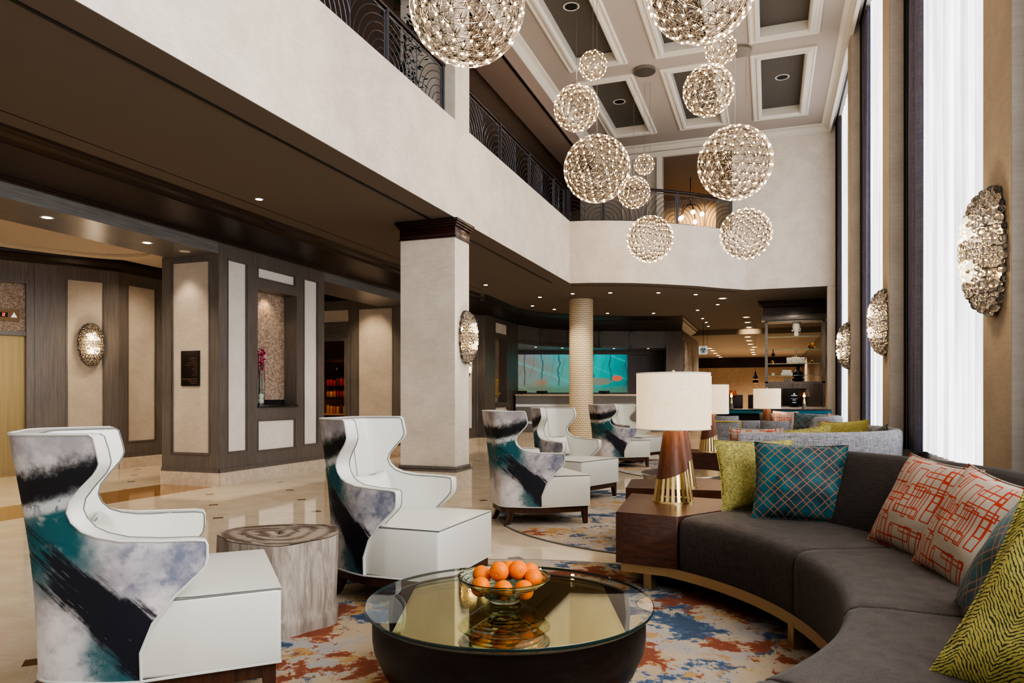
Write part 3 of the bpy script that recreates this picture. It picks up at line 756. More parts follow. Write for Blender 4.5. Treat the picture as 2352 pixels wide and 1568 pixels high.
# upper storey details glimpsed behind the railing
t = thing('ficus_plant', 'dark leafy plant behind the left balcony railing', 'plant', (-4.64, 8.58, 5.08))
MB().cyl(.16, 0, .32, 20, r2=.2).done('pot', M['espresso'], t); MB().tube([(0, 0, .3), (.02, 0, 1.1)], .018).done('stem', M['legwood'], t)
mb = MB(); rnd = random.Random(3)
for k in range(260):
    a = rnd.uniform(0, 6.28); r = rnd.uniform(.03, .30); z = rnd.uniform(.35, 1.45); c = Vector((r * math.cos(a), r * math.sin(a), z)); d = Vector((math.cos(a), math.sin(a), rnd.uniform(-.9, .3))).normalized() * rnd.uniform(.07, .12); s = d.cross(Vector((0, 0, 1))).normalized() * .022
    mb.grid([[tuple(c), tuple(c + d * .5 + s)], [tuple(c + d * .5 - s), tuple(c + d)]])
mb.done('foliage', M['leaf'], t)
t = thing('globe_chandelier', 'warm glowing globe chandelier in the room beyond the curved balcony', 'chandelier', (-1.95, 19.3, 7.1))
MB().tube([(0, 0, 0), (0, 0, -.75)], .012).done('stem', M['blackm'], t)
for k in range(5):
    a = 6.283 * k / 5; MB().tube([(0, 0, -.7), (.2 * math.cos(a), .2 * math.sin(a), -.78), (.3 * math.cos(a), .3 * math.sin(a), -.95 - .12 * (k % 2))], .010).done('arm', M['blackm'], t)
    MB().sph((.3 * math.cos(a), .3 * math.sin(a), -1.0 - .12 * (k % 2)), .06, 14).done('globe', M['softled'], t)

# ================================================================== DOWNLIGHTS
def downlight(x, y, z, label, grp, r=.05, lens='downlight', ring='offwhite', spot=None, dark=False):
    t = thing('downlight', label, 'downlight', (x, y, z), 0, grp)
    MB().lathe([(r * .80, 0), (r * .82, -.004), (r, -.004), (r * 1.02, 0)], 20).done('trim_ring', M[ring], t)
    MB().lathe([(0, -.003), (r * (.80 if lens != 'softled' else .66), -.003)], 16).done('lens', M[lens], t)
    return t
DLp = [(-5.96, 7.28, 'lone starlit downlight in the brown ceiling left of the square column'), (-5.84, 14.52, 'bright downlight in brown ceiling just right of the square column'),
 (-5.30, 16.74, 'downlight above and right of the pair near the mahogany band left end'), (-5.99, 18.26, 'downlight almost touching the mahogany band, left of round column'), (-5.65, 19.19, 'downlight just left of the round column top near the band'),
 (-4.39, 16.44, 'downlight directly above the round column'), (-3.52, 16.60, 'downlight first to the right of the round column, front row'), (-4.45, 20.61, 'downlight first right of the round column, back row'),
 (-2.45, 16.98, 'downlight second to the right of the round column, front row'), (-3.18, 21.07, 'downlight second right of the round column, back row'), (-1.65, 17.57, 'downlight under the right part of the curved balcony'),
 (-1.28, 19.67, 'downlight right of the corner pier, farthest right of the starry ones'), (-1.90, 20.75, 'downlight nearest in the line running along the corner pier'), (-1.95, 22.99, 'second downlight in the line along the corner pier'),
 (-1.94, 24.23, 'third downlight in the line along the corner pier'), (-1.98, 25.59, 'farthest downlight in the line along the corner pier')]
for x, y, l in DLp: downlight(x, y, CZ - .001, l, 'starry ceiling downlights')
for x, y, l in [(-1.09, 18.5, 'dim round downlight near the display cabinet crown'), (-.66, 23.07, 'nearest of three large round lights before the cafe bulkhead'), (-.665, 24.69, 'middle of three large round lights before the cafe bulkhead'), (-.668, 26.39, 'large round light washing the cafe bulkhead')]:
    downlight(x, y, CZ - .001, l, 'large round cafe lights', .12, 'softled')
for x, y, l in [(-7.86, 5.95, 'left glowing downlight in the grey oak soffit'), (-7.88, 7.38, 'middle glowing downlight in the grey oak soffit'), (-7.84, 8.0, 'small dim downlight in the soffit beside the panelled block')]:
    downlight(x, y, 3.379, l, 'oak soffit downlights', .075, 'softled' if y < 8 else 'offwhite')
downlight(-11.72, 8.38, 3.764, 'small downlight in the lift lobby ceiling', 'lobby downlights', .08, 'softled')
for x, y, l in [(-2.94, 10.93, 'black recessed spot in the near left coffer'), (.24, 14.72, 'black recessed spot in the far right coffer'), (-2.94, 14.79, 'black recessed spot in the far left coffer')]:
    downlight(x, y, TZ + .138, l, 'black coffer spots', .13, 'black', 'mould')
for k, (x, y) in enumerate([(-.76, 28.4), (-.76, 30.3), (-.76, 32.3), (-.64, 34.3), (-.75, 36.2), (-.76, 38.3), (-.75, 40.2), (-2.6, 34.5), (-2.6, 36.2), (-2.62, 38.4), (-2.62, 40.4), (-2.6, 42.2)]):
    downlight(x, y, 3.578, 'small round light in the rows on the far cafe ceiling', 'far cafe ceiling lights', .15, 'softled')
# reception soffit lights
for k, (x, y) in enumerate([(-7.3, 22.6), (-6.6, 23.35), (-5.0, 24.2), (-3.9, 24.6)]):
    downlight(x, y, 2.969, ['leftmost', 'second from left', 'third from left', 'rightmost'][k] + ' small downlight under the reception cabinets', 'reception soffit lights', .06, 'softled')

# ================================================================== CHANDELIER SPHERES
def geodesic(f):
    """vertices and edges of a frequency-f geodesic sphere"""
    b = bmesh.new(); bmesh.ops.create_icosphere(b, subdivisions=1, radius=1)
    V = {}; E = set()
    def key(p):
        p = p.normalized(); k = (round(p.x, 4), round(p.y, 4), round(p.z, 4)); V.setdefault(k, p); return k
    for fc in b.faces:
        A, B, C = [v.co.copy() for v in fc.verts]; g = {}
        for i in range(f + 1):
            for j in range(f + 1 - i): g[i, j] = key(A * (f - i - j) + B * i + C * j)
        for (i, j), k in g.items():
            for di, dj in ((1, 0), (0, 1), (-1, 1)):
                k2 = g.get((i + di, j + dj))
                if k2: E.add(tuple(sorted((k, k2))))
    b.free(); return V, E
FR = {'L': (.445, 4), 'M': (.305, 3), 'S': (.19, 2)}
_sph = {}
def sphere_parts(kind):
    if kind in _sph: return _sph[kind]
    r, f = FR[kind]; V, E = geodesic(f); rot = Matrix.Rotation(.4, 3, 'X') @ Matrix.Rotation(.7, 3, 'Y')
    w = MB(); bars = MB()
    for a, c in sorted(E):
        A, B = rot @ V[a], rot @ V[c]
        for off in (0, 1):
            mid = ((A + B) / 2).normalized()
            side = A.cross(B).normalized() * (.035 if off else -.035)
            w.tube([A * r, (mid + side) .normalized() * r, B * r], .0014, 3)
        bars.tube([A * r * .90, B * r * .90], .0034 if kind == 'L' else .0027, 4)
    for a in sorted(V):
        p = rot @ V[a]; bars.tube([p * r * .90, p * r], .0022, 4)
        q = p.orthogonal().normalized(); s = p.cross(q)
        for j in range(5):
            d = (q * math.cos(j * 1.2566) + s * math.sin(j * 1.2566)); bars.tube([p * r * .9, (p * .72 + d * .15) * r], .0015, 3)
    wm = w.done('wire_shell', M['wire'], sharp=180); bmm = bars.done('lattice_bars', M['bar'], sharp=180)
    bl = MB().sph((0, 0, 0), {'L': .0095, 'M': .0085, 'S': .008}[kind], 8).done('bulb', M['bulb'])
    pts = [rot @ V[a] * r * .985 for a in sorted(V)]
    res = (wm.data, bmm.data, bl.data, pts)
    for o in (wm, bmm, bl): bpy.data.objects.remove(o)
    _sph[kind] = res; return res
def chandelier(kind, x, y, z, label, top, group):
    r = FR[kind][0]; wd, bd, ld, pts = sphere_parts(kind)
    t = thing('pendant_sphere', label, 'pendant light', (x, y, z), 0, group)
    rz = random.uniform(0, 6)
    for nm, d in (('wire_shell', wd), ('lattice_bars', bd)):
        o = bpy.data.objects.new(nm, d); COL.objects.link(o); o.parent = t; o.rotation_euler = (0, 0, rz)
    mz = Matrix.Rotation(rz, 3, 'Z'); P = [mz @ p for p in pts]
    cam = Vector((0, 0, 1.3)) - Vector((x, y, z)); P.sort(key=lambda p: -p.dot(cam))
    for p in P[:100]:
        o = bpy.data.objects.new('bulb', ld); COL.objects.link(o); o.parent = t; o.location = p
    if len(P) > 100:
        mb = MB()
        for p in P[100:]: mb.sph(p, .0095, 6)
        mb.done('bulb_cluster', M['bulb'], t)['kind'] = 'stuff'
    MB().tube([(0, 0, r * .98), (0, 0, top - z)], .0035, 5).done('cable', M['steel'], t)
    l = bpy.data.lights.new('pendant_glow', 'POINT'); l.energy = {'L': 26, 'M': 12, 'S': 5}[kind]; l.color = (1, .83, .62); l.shadow_soft_size = .12
    lo = bpy.data.objects.new('pendant_glow', l); COL.objects.link(lo); lo.location = (x, y, z)
    return t
CH = [('L', -2.19, 5.06, 4.325, 'large glowing wire sphere cut by the top edge, left'), ('L', -.52, 5.98, 4.65, 'large glowing wire sphere cut by the top edge, right'),
 ('S', -2.227, 9.40, 5.76, 'small wire sphere, topmost of the left near cluster'), ('M', -2.437, 9.33, 5.187, 'medium wire sphere above the big left sphere'), ('L', -2.178, 9.42, 4.367, 'big wire sphere at left in front of the curved railing'),
 ('S', -2.251, 13.75, 5.76, 'smallest wire sphere, between the big left and right spheres'), ('M', -2.44, 13.68, 5.226, 'medium wire sphere overlapping the right edge of the big left one'), ('L', -2.149, 13.79, 4.332, 'wire sphere hanging before the curved fascia, left one'),
 ('L', -.383, 13.15, 4.158, 'wire sphere hanging before the fascia, right one, lowest'), ('L', -.391, 9.11, 4.154, 'biggest looking wire sphere at the right of the cluster'), ('M', -.696, 9.0, 5.035, 'medium wire sphere above the big right sphere'),
 ('S', -.556, 9.05, 5.544, 'small wire sphere just under the top right sphere')]
for k, x, y, z, l in CH: chandelier(k, x, y, z, l, TZ, 'glowing wire spheres')
for x, y, l in [(-2.16, 13.2, 'round steel ceiling plate over the left far spheres'), (-.48, 13.0, 'round steel ceiling plate above the right spheres, partly hidden')]:
    o = MB().cyl(.20, -.05, 0, 48).done('ceiling_canopy', M['steel'], loc=(x, y, TZ)); tag(o, l, 'ceiling plate', 'pendant ceiling plates')

# ================================================================== CRYSTAL SCONCES
def stones(H=.365, W=.195, D=.175, seedv=1, rbase=.017):
    rnd = random.Random(seedv); out = []
    tries = 0
    while tries < 9000:
        tries += 1; sz_ = 1.45 if tries < 160 else 1.1 if tries < 1500 else .8 if tries < 5000 else .6
        th = rnd.uniform(-1.55, 1.55); ph = rnd.uniform(-1.5, 1.5)
        # half ellipsoid bulging towards +X
        z = H * math.sin(ph); c = math.cos(ph) ** .85
        p = Vector((D * c * math.cos(th), W * c * math.sin(th), z))
        r = rbase * sz_
        if all((p - q).length > (r + rq) * .86 for q, rq, _, _ in out): out.append((p, r, th, ph))
    return out
def sconce(x, y, z, rz, label, detail):
    t = thing('crystal_sconce', label, 'sconce', (x, y, z), rz, 'crystal wall sconces')
    MB().lathe([(0, 0), (1, 0), (1, .012), (0, .012)], 40, mat=Matrix.Rotation(R(90), 4, 'Y') @ Matrix.Diagonal((.35, .175, 1, 1))).done('back_plate', M['steel'], t)
    S_ = stones(seedv=5, rbase=.0185 if detail else .021)
    S_.sort(key=lambda s: -s[1])
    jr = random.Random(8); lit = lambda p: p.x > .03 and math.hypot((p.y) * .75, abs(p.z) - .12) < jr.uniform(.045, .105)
    if detail:
        for p, r, th, ph in S_[:100]:
            nrm = Vector((p.x / .19 ** 2, p.y / .2 ** 2, p.z / .37 ** 2)).normalized(); q = nrm.to_track_quat('Z', 'Y').to_matrix().to_4x4()
            MB().sph((0, 0, 0), r, 14, .78, mat=Matrix.Translation(p) @ q).done('crystal', M['crystalit' if lit(p) else 'crystal'], t)
        rest = S_[100:]
    else: rest = S_
    rest = [(p, r, lit(p)) for p, r, th, ph in rest]
    for flag, mt in ((True, 'crystalit'), (False, 'crystal')):
        mb = MB(); k = 0
        for p, r, li_ in rest:
            if li_ == flag: mb.sph(p, r, 12 if detail else 8, 1); k += 1
        if k: mb.done('crystal_cluster', M[mt], t)['kind'] = 'stuff'
    mb = MB()
    for zz in (-.25, -.12, 0, .12, .25):
        mb.tube([(.175 * math.cos(a) * math.sqrt(1 - (zz / .37) ** 2), .19 * math.sin(a) * math.sqrt(1 - (zz / .37) ** 2), zz) for a in [R(-85 + 17 * k) for k in range(11)]], .003, 4)
    mb.done('wire_cage', M['bar'], t)
    for zz in (-.12, .12): MB().sph((.08, 0, zz), .028, 12).done('lamp_bulb', M['flame'], t)
    l = bpy.data.lights.new('sconce_glow', 'POINT'); l.energy = 5; l.color = (1, .80, .55); l.shadow_soft_size = .05
    lo = bpy.data.objects.new('sconce_glow', l); COL.objects.link(lo); lo.location = Vector((x, y, z)) + Vector((math.cos(rz) * .30, math.sin(rz) * .30, 0))
sconce(1.238, 4.85, 2.147, math.pi, 'nearest crystal bead sconce on the tan window pier at right', True)
sconce(1.238, 9.02, 2.147, math.pi, 'middle crystal bead sconce on the second window pier', True)
sconce(1.238, 12.92, 2.147, math.pi, 'farthest crystal bead sconce on the window side', False)
sconce(-4.058, 9.30, 2.147, 0, 'crystal bead sconce on the right face of the square column', True)
sconce(-7.49, 17.15, 2.15, 0, 'crystal bead sconce peeking out behind the square column', False)
sconce(-11.25, 9.33, 2.23, R(-27.8), 'crystal bead sconce glowing on the lift lobby panel', True)

# ================================================================== WING CHAIRS
FT = [(.20, -.52), (.31, -.522), (.42, -.48), (.517, -.405), (.60, -.315), (.628, -.292), (.66, -.285), (.712, -.285), (.728, -.292), (.734, -.33), (.738, -.45), (.745, -.58), (.762, -.655), (.784, -.70), (.82, -.73), (.857, -.74), (.90, -.728), (.95, -.69), (1.0, -.648), (1.025, -.634), (1.045, -.628), (1.09, -.632), (1.145, -.640), (1.158, -.652)]
def catmull(P, n):
    out = []
    Q = [P[0]] + P + [P[-1]]
    for i in range(1, len(Q) - 2):
        p0, p1, p2, p3 = [Vector(q) for q in Q[i - 1:i + 3]]
        for k in range(n):
            t = k / n; out.append(.5 * ((2 * p1) + (p2 - p0) * t + (2 * p0 - 5 * p1 + 4 * p2 - p3) * t * t + (3 * p1 - p0 - 3 * p2 + p3) * t ** 3))
    out.append(Vector(P[-1])); return out
_half = catmull([(-.90, 0), (-.90, .16), (-.865, .245), (-.76, .315), (-.60, .385), (-.45, .418), (-.25, .42), (-.10, .415)], 8)
_cum = [0]
for a, b_ in zip(_half, _half[1:]): _cum.append(_cum[-1] + (b_ - a).length)
def _at(s):
    sg = -1 if s < 0 else 1; s = min(abs(s), _cum[-1] - 1e-6)
    for i in range(len(_half) - 1):
        if s <= _cum[i + 1]:
            t = (s - _cum[i]) / (_cum[i + 1] - _cum[i]); p = _half[i].lerp(_half[i + 1], t); d = (_half[i + 1] - _half[i]).normalized()
            return p.x, p.y * sg, d.y, -d.x * sg       # position, outward normal (nx, ny) up to sign
def _smax(f):
    for i in range(len(_half) - 1):
        if _half[i].x <= f <= _half[i + 1].x:
            t = (f - _half[i].x) / max(1e-6, _half[i + 1].x - _half[i].x); return _cum[i] + (_cum[i + 1] - _cum[i]) * t
    return _cum[-1]
def make_chair(label):
    t = thing('wing_chair', label, 'armchair', (0, 0, 0), 0, 'brushstroke wing chairs')
    NC = 44; outer = []; inner = []
    zs = FT
    for z, f in zs:
        sm = _smax(f); ro = []; ri = []
        for k in range(NC + 1):
            s = sm * (2 * k / NC - 1); x, y, nx, ny = _at(s)
            nx_, ny_ = -nx, -ny
            n = Vector((-abs(nx) , ny if False else 0)); 
            # outward normal: away from the seat centre
            n = Vector((nx, ny)); c = Vector((x + .35, y)); 
            if n.dot(c) < 0: n = -n
            w = max(0, min(1, (-x - .45) / .4)); lean = (z - .2) * .10 * w
            w2 = .02 * math.sin(min(1, (z - .2) / .9) * math.pi) * w
            X = x - lean + w2; th = .070 + .035 * w * (1 if z < 1.1 else .6)
            ro.append((X, y, z)); ri.append((X - n.x * th, y - n.y * th, z - (.004 if z > 1.15 else 0)))
        outer.append(ro); inner.append(ri)
    pb = MB().grid(outer).done('printed_back', M['print'], t, sharp=60)
    mb = MB(); mb.grid(inner, flip=True)
    lo = [r[0] for r in outer] + outer[-1][1:-1] + [r[-1] for r in outer[::-1]]
    li = [r[0] for r in inner] + inner[-1][1:-1] + [r[-1] for r in inner[::-1]]
    mid = [tuple((Vector(a) + Vector(c)) / 2 + Vector((0, 0, .006 if .05 < i / len(lo) < .95 else 0))) for i, (a, c) in enumerate(zip(lo, li))]
    mb.grid([lo, mid, li]); ls = mb.done('leather_shell', M['leather'], t, sharp=50, recalc=False)
    MB().tube(lo, .0062, 6).done('piping', M['pipew'], pb)
    MB().tube(li, .0035, 5).done('piping', M['piping'], ls)
    mc = NC // 2; MB().tube([(r[mc][0] + .002, 0, r[mc][2]) for r in inner if r[mc][2] > .5], .0022, 4).done('seam', M['piping'], ls)
    sp = [(0, -.413), (0, .413), (-.36, .413), (-.52, .39), (-.70, .32), (-.80, .23), (-.80, -.23), (-.70, -.32), (-.52, -.39), (-.36, -.413)]
    b = bmesh.new(); rows = []
    def dome(x, y): return .508 + .022 * max(0, 1 - (abs(x + .35) / .36) ** 2.4) * max(0, 1 - (abs(y) / .42) ** 2.4)
    g = []
    for i in range(15):
        x = -.78 + .78 * i / 14; hw = .413 if x > -.36 else .413 - (-.36 - x) * .30
        g.append([(x, hw * (2 * j / 14 - 1), dome(x, hw * (2 * j / 14 - 1))) for j in range(15)])
    mb = MB(); mb.grid(g, flip=True)
    b.free(); mb.prism(sp, .195, .508, .018, 3); st_ = mb.done('seat', M['leather'], t, sharp=50)
    MB().tube([(-.44, -.400, .502), (-.36, -.409, .502), (-.005, -.409, .502), (-.005, .409, .502), (-.36, .409, .502), (-.44, .400, .502)], .0042, 6).done('piping', M['piping'], st_)
    bo = [(p[0], p[1] * 1.0, .198) for p in outer[0]]
    MB().tube([(-.004, -.411, .20), (-.30, -.411, .20)] + bo + [(-.30, .411, .20), (-.004, .411, .20)], .006, 5, closed=True).done('piping', M['pipew'], st_)
    ap = [(-.02, -.385), (-.02, .385), (-.5, .395)] + [(p[0] * .98, p[1] * .94) for p in outer[0][::-1][3:-3]] + [(-.5, -.395)]
    MB().prism(ap, .135, .194).done('base_rail', M['legwood'], t)
    for sy in (-1, 1):
        mb = MB(); mb.grid([[(x0, y0, z) for x0, y0 in ((-.075 + o, sy * .385 - sy * .0), (-.02 , sy * .385), (-.02, sy * .33 + sy * o), (-.075 + o, sy * .33 + sy * o))] for z, o in ((.14, 0), (0, .018))], True)
        mb.done('leg', M['legwood'], t, recalc=True)
        mb = MB(); P = []
        for z, dx in ((.15, 0), (.09, -.012), (.04, -.035), (0, -.06)):
            w = .030 - (.15 - z) * .06; cx = -.79 + dx; cy = sy * .235; P.append([(cx - w, cy - w, z), (cx + w, cy - w, z), (cx + w, cy + w, z), (cx - w, cy + w, z)])
        mb.grid(P, True); mb.done('leg', M['legwood'], t, recalc=True)
    return t
def rot2(x, y, a): return (x * math.cos(a) - y * math.sin(a), x * math.sin(a) + y * math.cos(a))
CHAIRS = [(-2.195, 2.770, 43.8, 'white leather wing chair with painted back, nearest, at the left edge'), (-1.83, 4.24, -1.0, 'white wing chair with painted back between the tree stump and square column'),
 (-1.956, 7.456, 36.3, 'painted wing chair seen from its side on the pale rug, right of the square column'), (-2.0, 8.878, -21.8, 'white wing chair with front showing, just left of the woven round column'),
 (-2.305, 13.62, 36, 'small far painted wing chair right of the round column'), (-2.19, 14.50, -22, 'farthest wing chair half hidden behind the big lamp shade')]
ch0 = make_chair(CHAIRS[0][3])
chs = [ch0]
ch0.location = (*CHAIRS[0][:2], 0); ch0.rotation_euler = (0, 0, R(CHAIRS[0][2]))
for x, y, a, l in CHAIRS[1:]: chs.append(dup(ch0, (x, y, 0), R(a), l))

def cushion_mesh(name, w, h, th, mat, parent=None, n=22, seedv=1, wr=.012):
    rnd = random.Random(seedv); ox = rnd.uniform(0, 50); rows = []
    mb = MB()
    for sg in (1, -1):
        rows = []
        for i in range(n + 1):
            v = 2 * i / n - 1; r = []
            for j in range(n + 1):
                u = 2 * j / n - 1
                x = u * w / 2 * (1 - .07 * (1 - v * v)); z = v * h / 2 * (1 - .07 * (1 - u * u))
                e = max(0, (1 - abs(u) ** 2.6)) ** .55 * max(0, (1 - abs(v) ** 2.6)) ** .55
                y = sg * th / 2 * e
                if e > 0: y += wr * e * mnoise.noise(Vector((x * 7 + ox, z * 7, sg * 3))) * 1.6; 
                z2 = z + .010 * mnoise.noise(Vector((x * 5 + ox, z * 5, 0)))
                r.append((x, y, z2 + h / 2))
            rows.append(r)
        mb.grid(rows, flip=(sg > 0))
    o = mb.done(name, mat, parent, merge=.0004, sharp=75)
    return o
def place_pillow(kind, BL, yaw, lean, roll, label, w=.54, h=.50, th=.17, seedv=1, group='throw pillows on the sofas', z=.53, center=False):
    t = thing('throw_pillow', label, 'pillow', (0, 0, 0), 0, group)
    o = cushion_mesh('cover', w, h, th, M[kind], t, seedv=seedv)
    pts = [(-w / 2, 0), (w / 2, 0), (w / 2, h), (-w / 2, h)]
    mb = MB(); pl = []
    for i in range(4):
        a = Vector(pts[i]); c = Vector(pts[(i + 1) % 4])
        for k in range(10):
            q = a.lerp(c, k / 10); u = q.x / (w / 2); v = (q.y - h / 2) / (h / 2)
            pl.append((q.x * (1 - .07 * (1 - v * v)), 0, h / 2 + (q.y - h / 2) * (1 - .07 * (1 - u * u)) + .010 * mnoise.noise(Vector((q.x * 5, q.y * 5, 0))) * 0))
    mb.tube(pl, .0045, 5, closed=True).done('welt', M[kind], o)
    Rm = Matrix.Rotation(R(yaw), 3, 'Z') @ Matrix.Rotation(R(-lean), 3, 'X') @ Matrix.Rotation(R(roll), 3, 'Y')
    p = Vector((BL[0], BL[1], z)) - (Vector((0, 0, 0)) if center else Rm @ Vector((-w / 2, 0, 0)))
    if center: p = Vector((BL[0], BL[1], z))
    t.location = p; t.rotation_euler = Rm.to_euler(); return t
def lumbar(ch, label, dy=0, seedv=1):
    t = thing('lumbar_pillow', label, 'pillow', (0, 0, 0), 0, 'white leather lumbar pillows')
    cv = cushion_mesh('cover', .44, .27, .13, M['leather'], t, seedv=seedv, wr=.008)
    MB().tube([(-.215, 0, .01), (.215, 0, .01), (.215, 0, .26), (-.215, 0, .26)], .0035, 5, closed=True).done('welt', M['piping'], cv)
    a = ch.rotation_euler.z; p = rot2(-.64, dy, a)
    Rm = Matrix.Rotation(a + R(90), 3, 'Z') @ Matrix.Rotation(R(-18), 3, 'X')
    t.location = (ch.location.x + p[0], ch.location.y + p[1], .525); t.rotation_euler = Rm.to_euler(); return t
lumbar(chs[0], 'white leather lumbar pillow mostly hidden inside the nearest left wing chair', 0, 3)
lumbar(chs[1], 'white leather lumbar pillow in the wing chair beside the stump', -.02, 4)
lumbar(chs[3], 'white leather lumbar pillow in the chair left of the round column', 0, 5)

# ================================================================== RUGS
def rug(name, cx, cy, r, mat, label, clipx=9):
    pts = [(min(r * math.cos(R(a)), clipx - cx), r * math.sin(R(a))) for a in range(0, 360, 3)]
    t = thing(name, label, 'rug', (cx, cy, 0)); MB().prism(pts, .001, .012).done('pile', M[mat], t)
    MB().tube([(x, y, .008) for x, y in pts], .008, 5, closed=True).done('binding', M['piping'], t); return t
rug('round_rug', -1.2, 3.3, 2.16, 'carpet', 'round rug splashed with orange and blue under the near coffee table')
rug('round_rug', -.66, 8.06, 2.255, 'carpet2', 'round pale rug with blue splashes under the second seating group', 1.2)
rug('round_rug', -.45, 13.5, 2.30, 'carpet3', 'far round pale rug under the third seating group', 1.2)

# ================================================================== STUMP
t = thing('stump_table', 'bleached tree stump side table between the two near wing chairs', 'side table', (-2.675, 3.437, 0))
rnd = random.Random(2); rows = []
def srad(a, z): return .33 + .020 * math.cos(2 * a + .5) + .012 * math.sin(3 * a) + .010 * math.sin(7 * a + 1) + .03 * mnoise.noise(Vector((math.cos(a) * 1.6, math.sin(a) * 1.6, z * 1.5))) + .006 * mnoise.noise(Vector((math.cos(a) * 7, math.sin(a) * 7, z * 2))) + (.012 if z < .1 else 0)
for i in range(22):
    z = .012 + .50 * i / 21
    rows.append([(srad(6.2832 * k / 90, z) * math.cos(6.2832 * k / 90), srad(6.2832 * k / 90, z) * math.sin(6.2832 * k / 90), z + (.01 * math.sin(6.2832 * k / 90 * 2) if i > 19 else 0)) for k in range(90)])
MB().grid(rows, True).done('trunk', M['stump'], t, sharp=80)
tp = [[(x * f, y * f, z + .004 * (1 - f) + (.012 if f < 1 else 0) * 0 + .003) for x, y, z in rows[-1]] for f in (1.0, .985, .8, .55, .3, .02)]
MB().grid(tp, True).done('cut_top', M['stumptop'], t, sharp=80)

# ================================================================== COFFEE TABLE
t = thing('coffee_table', 'round glass coffee table with dark bowl base and gold mirror tray', 'coffee table', (-1.071, 2.939, .012), R(19.8))
mb = MB(); N = 96; prof = [(.20, .0), (.36, .01), (.47, .06), (.545, .14), (.585, .23), (.600, .32), (.602, .375)]
def ztop(a):
    w = abs(math.cos(a)); return .375 - .26 * max(0, min(1, (w - .93) / .05))
def r_at(z):
    for (ra, za), (rb, zb_) in zip(prof, prof[1:]):
        if z <= zb_: return ra + (rb - ra) * (z - za) / (zb_ - za)
    return prof[-1][0]
for side, rr in ((0, 0), (1, .022)):
    rows = []
    for (r, z) in prof: rows.append([((r_at(min(z, ztop(6.2832 * k / N))) - rr) * math.cos(6.2832 * k / N), (r_at(min(z, ztop(6.2832 * k / N))) - rr) * math.sin(6.2832 * k / N), min(z, ztop(6.2832 * k / N))) for k in range(N)])
    mb.grid(rows, True, flip=bool(side))
mb.grid([[((r_at(ztop(6.2832 * k / N)) - q) * math.cos(6.2832 * k / N), (r_at(ztop(6.2832 * k / N)) - q) * math.sin(6.2832 * k / N), ztop(6.2832 * k / N)) for k in range(N)] for q in (0, .022)], True)
mb.cyl(.25, 0, .02, 40); mb.done('bowl_base', M['espresso'], t, sharp=40)
pts = []
for k in range(120):
    a = 6.2832 * k / 120; pts.append((max(-.455, min(.455, .572 * math.cos(a))), .572 * math.sin(a)))
MB().prism(pts, .362, .372).done('mirror_tray', M['mirror'], t)
MB().lathe([(0, .390), (.619, .390), (.622, .393), (.622, .402), (.619, .405), (0, .405)], 128).done('glass_top', M['thin'], t, sharp=30)
MB().lathe([(.6215, .391), (.6228, .394), (.6228, .401), (.6215, .404)], 128).done('glass_edge', Mat('dark glass edge', (.02, .04, .035), .1).m, t)
ZT = .012 + .405
BX, BY = -1.082, 2.905
prof = [(0, .004), (.060, .004), (.066, .0), (.068, .008), (.075, .014)]
for k in range(7): r = .078 + .0165 * k; z = .016 + .0118 * k; prof += [(r, z + .002), (r + .007, z + .003), (r + .010, z + .007), (r + .009, z + .010)]
prof += [(.190, .101), (.200, .105), (.200, .109), (.188, .106)] + [(.186 - .0165 * k, .100 - .0118 * k) for k in range(7)] + [(.07, .018), (0, .014)]
t = thing('glass_bowl', 'ribbed pale green glass bowl of oranges on the round table', 'bowl', (BX, BY, ZT))
MB().lathe(prof, 72).done('bowl_body', M['gglass'], t, sharp=80)
OR = [(-.100, -.055, .075, 'orange at the front left of the bowl'), (-.002, -.085, .068, 'front middle orange in the bowl'), (.085, -.068, .064, 'smaller front orange showing its stem end'), (.128, .005, .094, 'orange at the right rim of the bowl'),
 (-.098, .045, .100, 'orange at the back left of the bowl'), (-.022, -.005, .128, 'topmost orange of the heap'), (.060, .030, .125, 'orange behind right of the topmost one'), (.115, .095, .100, 'back right orange mostly hidden'), (.020, .115, .105, 'orange peeking over at the back of the heap')]
rnd = random.Random(5); cr, sr = math.cos(R(19.8)), math.sin(R(19.8)); o0 = None
for dx, dy, dz, l in OR:
    lx, ly = dx * cr - dy * sr, dx * sr + dy * cr
    if o0 is None:
        o0 = thing('orange', l, 'orange', (0, 0, 0), 0, 'oranges in the glass bowl')
        b = bmesh.new(); bmesh.ops.create_uvsphere(b, u_segments=32, v_segments=24, radius=.0425)
        for v in b.verts:
            d = 1 - .05 * abs(v.co.z / .0425) ** 6 - .04 * max(0, 1 - (math.hypot(v.co.x, v.co.y) / .010) ** 2); v.co.z *= d * .96
        mb = MB(); mb._add(b); mb.done('peel', M['orange'], o0, sharp=80)
        MB().lathe([(0, .0385), (.004, .0385), (.003, .0405), (0, .041)], 8).done('stem_end', M['p_yellow'], o0); o = o0
    else: o = dup(o0, label=l)
    o.location = (BX + lx, BY + ly, ZT + dz); o.rotation_euler = (rnd.uniform(-1.8, 1.8), rnd.uniform(-1.8, 1.8), rnd.uniform(0, 6))

